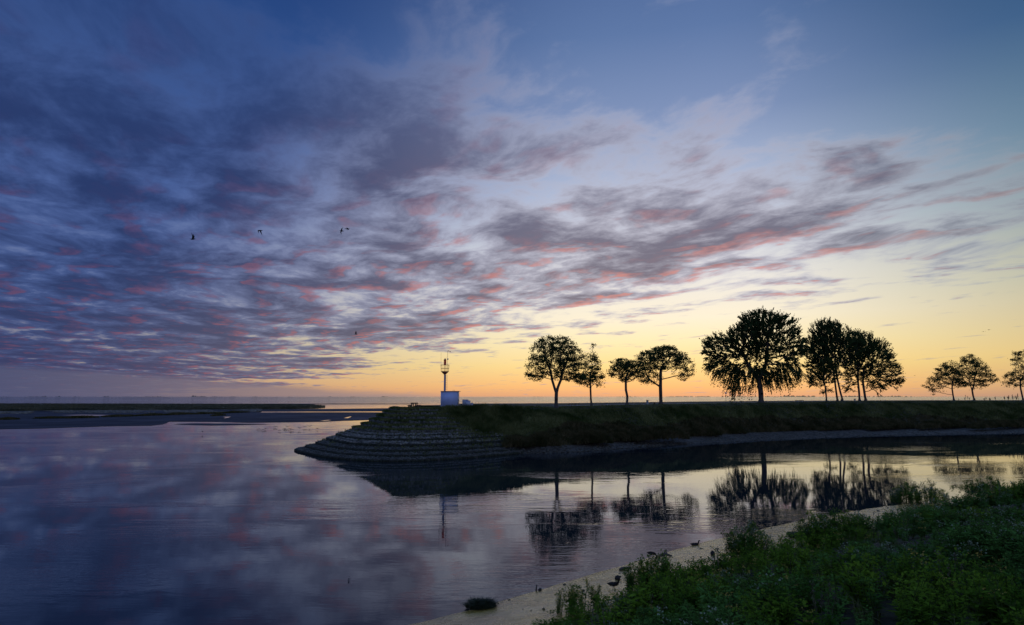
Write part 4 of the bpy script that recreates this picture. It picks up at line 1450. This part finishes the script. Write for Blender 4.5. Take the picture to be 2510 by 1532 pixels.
# plant prototypes: height about 1
def proto_weed(seed, n_st, n_lf, flowers, leaf_l=0.12, spread=0.28):
    r_ = np.random.default_rng(seed)
    S = Soup()
    for k_ in range(n_st):
        a = r_.uniform(0, 6.28); sp = spread * r_.uniform(0.2, 1.0)
        hh = r_.uniform(0.65, 1.05)
        p0 = np.array((0.05 * math.cos(a), 0.05 * math.sin(a), -0.05)); p1 = np.array((sp * math.cos(a), sp * math.sin(a), hh))
        pm = p0 * 0.5 + p1 * 0.5 + np.array((-0.2 * sp * math.cos(a), -0.2 * sp * math.sin(a), 0.05))
        mb = MB().sweep([p0, pm, p1], [0.010, 0.008, 0.004], 3, cap=False)
        S.add(np.concatenate(mb.v), np.array(mb.f4), None, 0)
        t = r_.uniform(0.12, 1.0, n_lf)
        P = np.where((t < 0.5)[:, None], p0 + (pm - p0) * (t * 2)[:, None], pm + (p1 - pm) * ((t - 0.5) * 2)[:, None])
        th = r_.uniform(0, 6.28, n_lf)
        L = np.stack([np.cos(th), np.sin(th), r_.uniform(-0.1, 0.9, n_lf)], 1); L /= np.linalg.norm(L, axis=1)[:, None]
        sz = leaf_l * r_.uniform(0.6, 1.3, n_lf) * (1.25 - 0.6 * t)
        W_ = np.cross(L, np.array((0, 0, 1.0))); W_ /= np.linalg.norm(W_, axis=1)[:, None] + 1e-9
        v = np.stack([P, P + L * sz[:, None] * 0.5 + W_ * (sz * 0.2)[:, None], P + L * sz[:, None] + np.array((0, 0, -0.02)), P + L * sz[:, None] * 0.5 - W_ * (sz * 0.2)[:, None]], 1)
        S.add(v.reshape(-1, 3), (np.arange(n_lf) * 4)[:, None] + np.array([[0, 1, 2, 3]]), None, 1)
        # branching top
        nt = 7
        th = r_.uniform(0, 6.28, nt)
        tips = p1 + np.stack([np.cos(th) * 0.09, np.sin(th) * 0.09, r_.uniform(0.0, 0.12, nt)], 1) * r_.uniform(0.5, 1.2, (nt, 1))
        for tp in tips[:5]:
            mb = MB().sweep([p1 * 0.93 + p0 * 0.07, tp], [0.004, 0.003], 3, cap=False)
            S.add(np.concatenate(mb.v), np.array(mb.f4), None, 0)
        nf = 10
        fp = np.repeat(tips, nf // nt + 1, 0)[:nf] + r_.normal(0, 0.02, (nf, 3))
        Lf = r_.normal(0, 1, (nf, 3)); Lf /= np.linalg.norm(Lf, axis=1)[:, None]
        Wf = np.cross(Lf, r_.normal(0, 1, (nf, 3))); Wf /= np.linalg.norm(Wf, axis=1)[:, None]
        s_ = 0.026 if flowers else 0.03
        v = np.stack([fp - Lf * s_, fp + Wf * s_ * 0.8, fp + Lf * s_, fp - Wf * s_ * 0.8], 1)
        S.add(v.reshape(-1, 3), (np.arange(nf) * 4)[:, None] + np.array([[0, 1, 2, 3]]), None, flowers if flowers else 1)
    return np.concatenate(S.v), np.concatenate(S.q), np.concatenate(S.qm)


def proto_stalk(seed, n):
    r_ = np.random.default_rng(seed)
    S = Soup()
    for k_ in range(n):
        a = r_.uniform(0, 6.28); sp = r_.uniform(0.03, 0.3); hh = r_.uniform(0.8, 1.25)
        p0 = np.array((0.04 * math.cos(a), 0.04 * math.sin(a), -0.05)); p1 = np.array((sp * math.cos(a), sp * math.sin(a), hh))
        mb = MB().sweep([p0, (p0 + p1) / 2 + r_.normal(0, 0.02, 3), p1], [0.008, 0.007, 0.004], 3, cap=False)
        S.add(np.concatenate(mb.v), np.array(mb.f4), None, 6)
        nf = 16
        P = p1 + np.stack([r_.normal(0, 0.018, nf), r_.normal(0, 0.018, nf), r_.uniform(-0.22, 0.05, nf)], 1)
        L = r_.normal(0, 0.4, (nf, 3)) + np.array((0, 0, 1.0)); L /= np.linalg.norm(L, axis=1)[:, None]
        W_ = np.cross(L, r_.normal(0, 1, (nf, 3))); W_ /= np.linalg.norm(W_, axis=1)[:, None]
        v = np.stack([P - L * 0.03, P + W_ * 0.012, P + L * 0.03, P - W_ * 0.012], 1)
        S.add(v.reshape(-1, 3), (np.arange(nf) * 4)[:, None] + np.array([[0, 1, 2, 3]]), None, 6)
    return np.concatenate(S.v), np.concatenate(S.q), np.concatenate(S.qm)


def proto_grass(seed, n, h=1.0):
    r_ = np.random.default_rng(seed)
    V_, Q_ = [], []
    for k_ in range(n):
        a, b = r_.uniform(0, 6.28), r_.uniform(0, 6.28)
        p = np.array((math.cos(a), math.sin(a), 0)) * r_.uniform(0, 0.16)
        w = np.array((math.cos(b + 1.57), math.sin(b + 1.57), 0)) * 0.012
        d = np.array((math.cos(b), math.sin(b), 0)) * r_.uniform(0.1, 0.75)
        hh = h * r_.uniform(0.5, 1.0)
        pts = [p, p + d * 0.25 + np.array((0, 0, hh * 0.6)), p + d * 0.9 + np.array((0, 0, hh * (0.95 - 0.3 * np.linalg.norm(d))))]
        b0 = len(V_)
        V_ += [pts[0] - w, pts[0] + w, pts[1] + w * 0.8, pts[1] - w * 0.8, pts[2] + w * 0.15, pts[2] - w * 0.15]
        Q_ += [[b0, b0 + 1, b0 + 2, b0 + 3], [b0 + 3, b0 + 2, b0 + 4, b0 + 5]]
    return np.array(V_), np.array(Q_), np.full(len(Q_), 5)


PLANT_MATS = [M['stem'], M['weed'], M['flower'], M['weed_blue'], M['flower_yellow'], M['grass'], M['dry']]
protos = [proto_weed(101, 4, 15, 2, 0.16), proto_weed(102, 5, 17, 0, 0.17), proto_weed(103, 5, 18, 0, 0.21, 0.34), proto_weed(104, 4, 15, 4, 0.16), proto_weed(105, 5, 14, 2, 0.15, 0.36),
          proto_grass(111, 20), proto_grass(112, 24), proto_weed(113, 7, 14, 0, 0.22, 0.46), proto_stalk(121, 5), proto_weed(122, 6, 10, 0, 0.34, 0.5)]


def instances(S, proto, P, scale, tall, blue=None):
    v, q, m = proto
    n = len(P)
    if n == 0: return
    a = rng.uniform(0, 6.28, n)
    ca, sa = np.cos(a)[:, None], np.sin(a)[:, None]
    x, y, z = v[:, 0][None], v[:, 1][None], v[:, 2][None]
    W_ = np.stack([(x * ca - y * sa) * scale[:, None], (x * sa + y * ca) * scale[:, None], z * tall[:, None]], -1)
    lx, ly = rng.normal(0, 0.12, n)[:, None], rng.normal(0, 0.12, n)[:, None]
    W_[..., 0] += lx * W_[..., 2]; W_[..., 1] += ly * W_[..., 2]
    W_ += P[:, None]
    Q = (np.arange(n) * len(v))[:, None, None] + q[None]
    mm = np.tile(m, (n, 1))
    if blue is not None:
        mm = np.where((mm == 1) & blue[:, None], 3, mm)
    S.add(W_.reshape(-1, 3), Q.reshape(-1, 4), None, mm.ravel())


def scatter_ground(n):
    x = rng.uniform(-4, 66, n); y = rng.uniform(7, 64, n)
    s = shore_dist(x, y)
    ve_ = 5.3 + (fbm(x * 0.3, y * 0.3, 51) - 0.5) * 3.0
    fx = y * CP
    ppx = 1255 + FPX * x / np.maximum(fx, 1)
    z, _ = near_z(x, y)
    f = y * CP + (z - EYE) * SP
    ppy = 766 - FPX * ((z - EYE) * CP - y * SP) / f
    ok = (s > ve_ - 0.2) & (s < 20) & (ppx < 2700) & (ppx > 1150) & (ppy < 1760)
    return np.stack([x, y, z], 1)[ok], s[ok], ve_[ok]


S = Soup()
P_, s_, e_ = scatter_ground(28000)
D_ = np.hypot(P_[:, 0], P_[:, 1])
clump = fbm(P_[:, 0] * 0.28, P_[:, 1] * 0.28, 71)          # taller and lower patches
kind_n = fbm(P_[:, 0] * 0.22 + 40, P_[:, 1] * 0.22, 72)
ht = (0.28 + 2.3 * np.clip(clump - 0.35, 0, 1)) * rng.uniform(0.75, 1.2, len(P_))
ht *= np.interp(s_ - e_, [0, 1.2, 4, 11], [0.6, 1.0, 0.95, 0.85])
u = rng.random(len(P_))
low = clump < 0.40
which = np.where(low, np.where(u < 0.35, 5, np.where(u < 0.5, 6, 7)), np.where(kind_n > 0.60, np.where(u < 0.35, 0, np.where(u < 0.55, 4, 7)), np.where(u < 0.3, 1, np.where(u < 0.62, 2, np.where(u < 0.70, 3, np.where(u < 0.85, 7, 6))))))
which = np.where(rng.random(len(P_)) < 0.035, 8, np.where((which == 7) & (rng.random(len(P_)) < 0.35), 9, which))
keep = rng.random(len(P_)) < np.where(which >= 5, 0.75, 0.62) * np.interp(D_, [10, 25, 60], [1.0, 0.85, 0.6])
for k_, pr in enumerate(protos):
    m_ = (which == k_) & keep
    h_ = ht[m_]
    instances(S, pr, P_[m_], np.clip(h_ * 1.3, 0.6, 1.5) * (1.35 if k_ in (5, 6) else 1.0), h_ * (0.75 if k_ in (5, 6) else 1.0), kind_n[m_] > 0.52)
gcov = link_mesh('bank_vegetation', S.mesh('bank_vegetation', PLANT_MATS))
tag(gcov, 'dense green weeds and grass covering the near bank', 'ground cover', kind='stuff')


def weed_clump(cx, cy, w, h, n, kinds, label, seed, group='tall weed clumps on the near bank'):
    g = ground_hit(cx, cy)
    root = empty('weed_clump', g)
    tag(root, label, 'weeds', group)
    r_ = np.random.default_rng(seed)
    a, d = r_.uniform(0, 6.28, n), np.sqrt(r_.random(n)) * w / 2
    x, y = d * np.cos(a), d * np.sin(a) * 0.8
    z, _ = near_z(g[0] + x, g[1] + y)
    P = np.stack([x, y, z - g[2]], 1)
    hh = h * (1 - 0.45 * (d / (w / 2)) ** 2) * r_.uniform(0.7, 1.1, n)
    S = Soup()
    ks = r_.choice(kinds, n)
    for k_ in set(kinds):
        m_ = ks == k_
        instances(S, protos[k_], P[m_], np.clip(hh[m_], 0.4, 1.2), hh[m_], r_.random(m_.sum()) < 0.3)
    v, q, mi = np.concatenate(S.v), np.concatenate(S.q), np.concatenate(S.qm)
    for nm, ms_ in (('stems', (0,)), ('foliage', (1, 3, 5, 6)), ('flower_heads', (2, 4))):
        sel = np.isin(mi, ms_)
        if not sel.any(): continue
        uq, inv = np.unique(q[sel], return_inverse=True)
        link_mesh(nm, mesh_np(nm, v[uq], inv.reshape(-1, 4), PLANT_MATS, mi[sel]), root)['kind'] = 'stuff'
    return root


weed_clump(1605, 1446, 2.3, 1.30, 46, [1, 2, 1, 3], 'dense dark bushy weed clump at the mud edge beside the standing duck', 1)
weed_clump(1835, 1368, 2.4, 1.45, 46, [1, 2, 0, 1], 'upright open weed clump against the shining mud, below the mooring block', 2)
weed_clump(1425, 1500, 2.0, 1.0, 26, [1, 3], 'sparse thin-stalked weed clump nearest the seaweed mound', 3)
weed_clump(2035, 1330, 3.4, 1.5, 70, [1, 2, 0, 4], 'broad weed clump hiding the end of the mud strip', 4)
weed_clump(2250, 1232, 4.2, 1.6, 66, [0, 1, 4], 'feathery weed clump standing against the bright water', 5)
weed_clump(2420, 1200, 5.5, 1.7, 80, [1, 2, 6], 'tall dark weed clump at the top of the near bank by the picture edge', 6)
weed_clump(1545, 1520, 2.2, 0.8, 44, [0, 4], 'low weed clump covered in pale flower heads at the bottom of the picture', 7)
weed_clump(1790, 1455, 2.2, 0.8, 34, [0, 4, 3], 'mid-bank weed clump with scattered pale flower heads', 8)

# ------------------------------------------------------------------ ducks
def duck(loc, rz, label, pose='stand', s=1.0):
    r = empty('duck', loc, rz)
    tag(r, label, 'duck', 'ducks on the near shore')
    zb = 0.0 if pose == 'swim' else 0.17
    if pose == 'feed':
        sp = [(-0.30, 0.21), (-0.24, 0.20), (-0.15, 0.185), (-0.02, 0.17), (0.10, 0.155), (0.17, 0.15), (0.215, 0.13), (0.24, 0.08), (0.255, 0.02), (0.275, -0.02), (0.30, -0.05), (0.325, -0.075)]
    else:
        sp = [(-0.31, 0.17), (-0.24, 0.145), (-0.15, 0.125), (-0.02, 0.115), (0.10, 0.125), (0.165, 0.155), (0.195, 0.20), (0.205, 0.255), (0.215, 0.30), (0.235, 0.325), (0.265, 0.325), (0.285, 0.315)]
    rd = [(0.012, 0.008), (0.05, 0.03), (0.085, 0.075), (0.105, 0.095), (0.095, 0.09), (0.065, 0.07), (0.040, 0.045), (0.034, 0.036), (0.038, 0.04), (0.042, 0.042), (0.034, 0.033), (0.014, 0.014)]
    MB().sweep([(x * s, 0, (z + zb) * s) for x, z in sp], [(a * s, b * s) for a, b in rd], 12).build('body', M['feather_dark'], r, smooth=True)
    hx, hz = sp[-1]
    dz_ = -0.03 if pose == 'feed' else -0.012
    MB().sweep([(hx * s, 0, (hz + zb) * s), ((hx + 0.035) * s, 0, (hz + zb + dz_ * 0.6) * s), ((hx + 0.065) * s, 0, (hz + zb + dz_) * s)], [(0.016 * s, 0.014 * s), (0.017 * s, 0.008 * s), (0.012 * s, 0.004 * s)], 8).build('bill', M['bill'], r)
    for q in (-1, 1):
        MB().sweep([(-0.20 * s, q * 0.07 * s, (0.16 + zb) * s), (-0.05 * s, q * 0.102 * s, (0.135 + zb) * s), (0.08 * s, q * 0.09 * s, (0.14 + zb) * s)], [(0.01 * s, 0.02 * s), (0.014 * s, 0.06 * s), (0.008 * s, 0.02 * s)], 8).build('wing', M['feather_grey'], r, smooth=True)
        if pose != 'swim':
            MB().sweep([(-0.01 * s + q * 0.03, q * 0.045 * s, (0.04 + zb) * s), (-0.02 * s + q * 0.045, q * 0.045 * s, 0.06 * s), (-0.01 * s + q * 0.05, q * 0.045 * s, -0.02)], [0.014 * s, 0.009 * s, 0.009 * s], 6).build('leg', M['bill'], r)
            MB().box((0.025 * s + q * 0.05, q * 0.045 * s, 0.004), (0.08 * s, 0.06 * s, 0.012)).build('foot', M['bill'], r)
    return r


duck(ground_hit(1505, 1449), R(5), 'dark duck standing upright on the shining mud', 'stand', 0.92)
duck(ground_hit(1598, 1371), R(-4), 'dark duck feeding with head down at the water edge beside driftwood', 'feed', 0.85)
dk = at(1704, 1337, 0.0); dk[2] = -0.06
duck(dk, R(3), 'dark duck floating at the water edge of the mud', 'swim', 0.95)

# ------------------------------------------------------------------ things lying on the mud
g = ground_hit(1628, 1366)
dw = empty('driftwood', g, R(20))
tag(dw, 'dark branch of driftwood with a raised fork at the water edge', 'driftwood')
MB().sweep([(-0.5, 0, 0.0), (-0.2, 0.02, 0.10), (0.1, 0, 0.14), (0.45, -0.02, 0.03)], [0.05, 0.08, 0.08, 0.03], 7).build('log', M['wood'], dw)
MB().sweep([(0.0, 0, 0.15), (0.08, 0, 0.28), (0.13, 0, 0.37)], [0.035, 0.025, 0.02], 6).build('branch', M['wood'], dw)
MB().sweep([(0.13, 0, 0.36), (0.16, 0, 0.22), (0.17, 0, 0.12)], [0.022, 0.025, 0.03], 6).build('branch', M['wood'], dw)
g = ground_hit(1531, 1397)
pl = MB()
pl.sweep([(-0.28, 0, 0.03), (-0.1, 0.0, 0.07), (0.1, 0.02, 0.08), (0.3, 0.03, 0.05)], [0.06, 0.07, 0.065, 0.05], 7)
tag(pl.build('log', M['wood'], loc=g, rot=(0, 0, R(25))), 'short dark log lying on the mud beside the bushy weeds', 'log')
g = ground_hit(1953, 1317)
mb_ = empty('mooring_block', g, R(-8))
tag(mb_, 'dark flat mooring block with a wire hoop stranded on the mud', 'mooring block')
MB().box((0, 0, 0.12), (0.82, 0.42, 0.26), taper=1.06).build('block', M['iron'], mb_)
MB().sweep([(-0.2, 0, 0.24), (-0.17, 0, 0.45), (-0.08, 0, 0.53), (0.02, 0, 0.45), (0.12, 0, 0.33), (0.2, 0, 0.27)], 0.014, 6).build('hoop', M['iron'], mb_)
MB().sweep([(-0.1, 0.05, 0.24), (-0.06, 0.05, 0.44), (0.0, 0.05, 0.5), (0.06, 0.05, 0.42)], 0.012, 6).build('hoop', M['iron'], mb_)
MB().sweep([(0.12, 0.0, 0.26), (0.2, 0.03, 0.30), (0.32, 0.03, 0.29), (0.4, 0.05, 0.24)], [0.03, 0.05, 0.045, 0.02], 7).build('rope', M['wood'], mb_)
g = ground_hit(1314, 1449)
po = MB().sweep([(0, 0, -0.05), (0.01, 0, 0.12), (0.03, 0, 0.25)], [0.035, 0.032, 0.028], 7)
tag(po.build('stake', M['wood'], loc=g), 'short broken stake stuck in the mud at the water edge', 'stake')
for px_, py_, r0, lab in ((1324, 1448, 0.09, 'round dark stone beside the broken stake'), (1515, 1421, 0.13, 'round dark stone behind the standing duck'), (1746, 1361, 0.13, 'round dark stone on the mud below the floating duck')):
    v, f = rocks(np.zeros((1, 3)), np.array([r0]), 0.95)
    o = link_mesh('stone', mesh_np('stone', v, f, M['iron'], smooth=True), loc=ground_hit(px_, py_) + np.array((0, 0, r0 * 0.6)))
    tag(o, lab, 'stone', 'stones on the near mud')
# seaweed mound
g = ground_hit(1178, 1490)
sw = empty('seaweed_mound', g); sw.scale = (0.85, 0.85, 0.75)
tag(sw, 'dark mound of stranded weed at the water edge', 'seaweed')
n = 900
a, d = rng.uniform(0, 6.28, n), np.sqrt(rng.random(n))
P_ = np.stack([0.66 * d * np.cos(a), 0.42 * d * np.sin(a), 0.2 * np.sqrt(np.clip(1 - d ** 2, 0, 1)) * (0.5 + 0.9 * np.sin(a * 1.7 + 0.6) ** 2)], 1)
v, q, t = blades(P_, 0.2, 0.013, 1.6, 3)
Sx = Soup(); Sx.add(v, q, t, 0)
link_mesh('strands', Sx.mesh('strands', [M['seaweed']]), sw)
v, f = rocks(np.array([(0, 0, 0.0), (0.3, 0.05, 0.0), (-0.3, 0, -0.02)]), np.array([0.34, 0.27, 0.28]), 0.42)
link_mesh('core', mesh_np('core', v, f, M['seaweed'], smooth=True), sw)
# small clods and pebbles
n = 1500
x = rng.uniform(-6, 34, n); y = rng.uniform(18, 56, n)
z, s_ = near_z(x, y)
k_ = (s_ > 0.1) & (s_ < 6.2) & (fbm(x * 0.8, y * 0.8, 91) > 0.45)
P_ = np.stack([x, y, z], 1)[k_]
v, f = rocks(P_, rng.uniform(0.02, 0.075, len(P_)) * np.where(rng.random(len(P_)) < 0.08, 1.7, 1.0), 0.6)
o = link_mesh('mud_clods', mesh_np('mud_clods', v, f, M['soil']), mud)
o['kind'] = 'stuff'

# ------------------------------------------------------------------ birds in the air
def bird(p, span, wl, wr, yaw, label, group, pitch=0.0, roll=0.0, name='gull', thick=0.008):
    """wl, wr: (inner, outer) wing angles in degrees above level"""
    b = MB()
    L = span * 0.42
    b.sweep([(-L * 0.55, 0, 0), (-L * 0.35, 0, 0), (-L * 0.1, 0, -0.01 * span), (L * 0.2, 0, 0), (L * 0.38, 0, 0.015 * span), (L * 0.47, 0, 0.015 * span), (L * 0.58, 0, 0.0)],
            [(0.05 * span, 0.008 * span), (0.03 * span, 0.025 * span), (0.055 * span, 0.055 * span), (0.05 * span, 0.05 * span), (0.036 * span, 0.036 * span), (0.024 * span, 0.024 * span), (0.004 * span, 0.004 * span)], 8)
    for s, (i_, o_) in ((1, wl), (-1, wr)):
        p0 = np.array((0.03 * span, s * 0.03 * span, 0.02 * span))
        p1 = p0 + np.array((0.05 * span, s * 0.20 * span * math.cos(R(i_)), 0.20 * span * math.sin(R(i_))))
        p2 = p1 + np.array((-0.12 * span, s * 0.29 * span * math.cos(R(o_)), 0.29 * span * math.sin(R(o_))))
        up = np.array((0, 0, thick * span))
        ch = [0.15 * span, 0.12 * span, 0.012 * span]
        ring = []
        for q, c_ in zip((p0, p1, p2), ch):
            ring.append(b.addv([q + np.array((c_ * 0.4, 0, 0)), q + up, q - np.array((c_ * 0.6, 0, 0)), q - up]))
        for r0, r1 in zip(ring[:-1], ring[1:]):
            for j in range(4):
                b.f4.append([r0 + j, r0 + (j + 1) % 4, r1 + (j + 1) % 4, r1 + j])
        b.f4.append([ring[-1] + j for j in range(4)])
    o = b.build(name, M['feather_grey'], loc=p, rot=(roll, pitch, yaw), smooth=False)
    tag(o, label, 'bird', group)
    return o


gf = 'gulls flying over the bay'
bird(atd(472, 586, 62), 1.15, (78, 62), (60, 80), R(3), 'gull with wings raised high, leftmost of the birds in the sky', gf)
bird(atd(638, 565, 66), 1.15, (-20, -70), (-30, -76), R(170), 'gull with wings beating down, between the leftmost gull and the pair', gf)
bird(atd(838, 566, 68), 1.0, (30, 5), (-10, -30), R(205), 'lower gull of the overlapping pair', gf, roll=R(15))
bird(atd(851, 561, 68), 1.1, (48, 30), (-40, -45), R(25), 'upper gull of the overlapping pair', gf, roll=R(-10))
bird(atd(873, 819, 100), 1.1, (70, 60), (50, 74), R(175), 'lone gull low in the sky above the beacon side of the bay', gf)
bird(atd(2410.5, 813, 220), 1.3, (24, -12), (24, -14), R(80), 'lower left of two faint gulls above the small trees', gf)
bird(atd(2424, 808.5, 220), 1.45, (16, -6), (20, -10), R(95), 'upper right of two faint gulls above the small trees', gf)
bird(atd(2242, 920.5, 260), 1.2, (24, 10), (-10, 14), R(100), 'tiny far gull between the dense clump and the small trees', gf)
fl = [(420, 265, 60), (555, 290, 60), (628, 265, 60), (928, 200, 75), (912, 245, 45), (1055, 308, 65), (1190, 245, 50), (1220, 270, 50), (1295, 205, 80), (1350, 262, 58), (1380, 280, 80), (1432, 280, 70), (1652, 240, 110), (1817, 200, 85), (1955, 188, 98), (2187, 248, 70)]
ORD = 'first second third fourth fifth sixth seventh eighth ninth tenth eleventh twelfth thirteenth fourteenth fifteenth sixteenth'.split()
order = {i: r for r, i in enumerate(sorted(range(len(fl)), key=lambda i: fl[i][0]))}
for i, (X_, Y_, se) in enumerate(fl):
    px_, py_ = 600 + X_ * 0.0812, 1030 + Y_ * 0.0812
    hpx = se * 0.0812 / 2
    w_ = at(px_, py_ + hpx, 0.0)
    p = np.array((w_[0], w_[1], hpx * w_[1] / FPX))
    k_ = (-14, -44) if i in (0, 1, 4, 6, 7) else ((10, -20) if i % 2 else (30, 20))
    bird(p, 0.95 if i in (2, 5, 9, 10, 11) else 1.2, k_, k_, R(90 + 40 * math.sin(i * 2.4)), f'{ORD[order[i]]} small dark bird of the flock skimming the water, counted from the left', 'flock low over the water', name='shorebird', thick=0.035)
w_ = at(496, 1064, 0.0)
bird(np.array((w_[0], w_[1], 6 * w_[1] / FPX)), 0.85, (40, 10), (40, 10), R(60), 'lone small dark bird low over the water left of the flock', 'flock low over the water', name='shorebird')
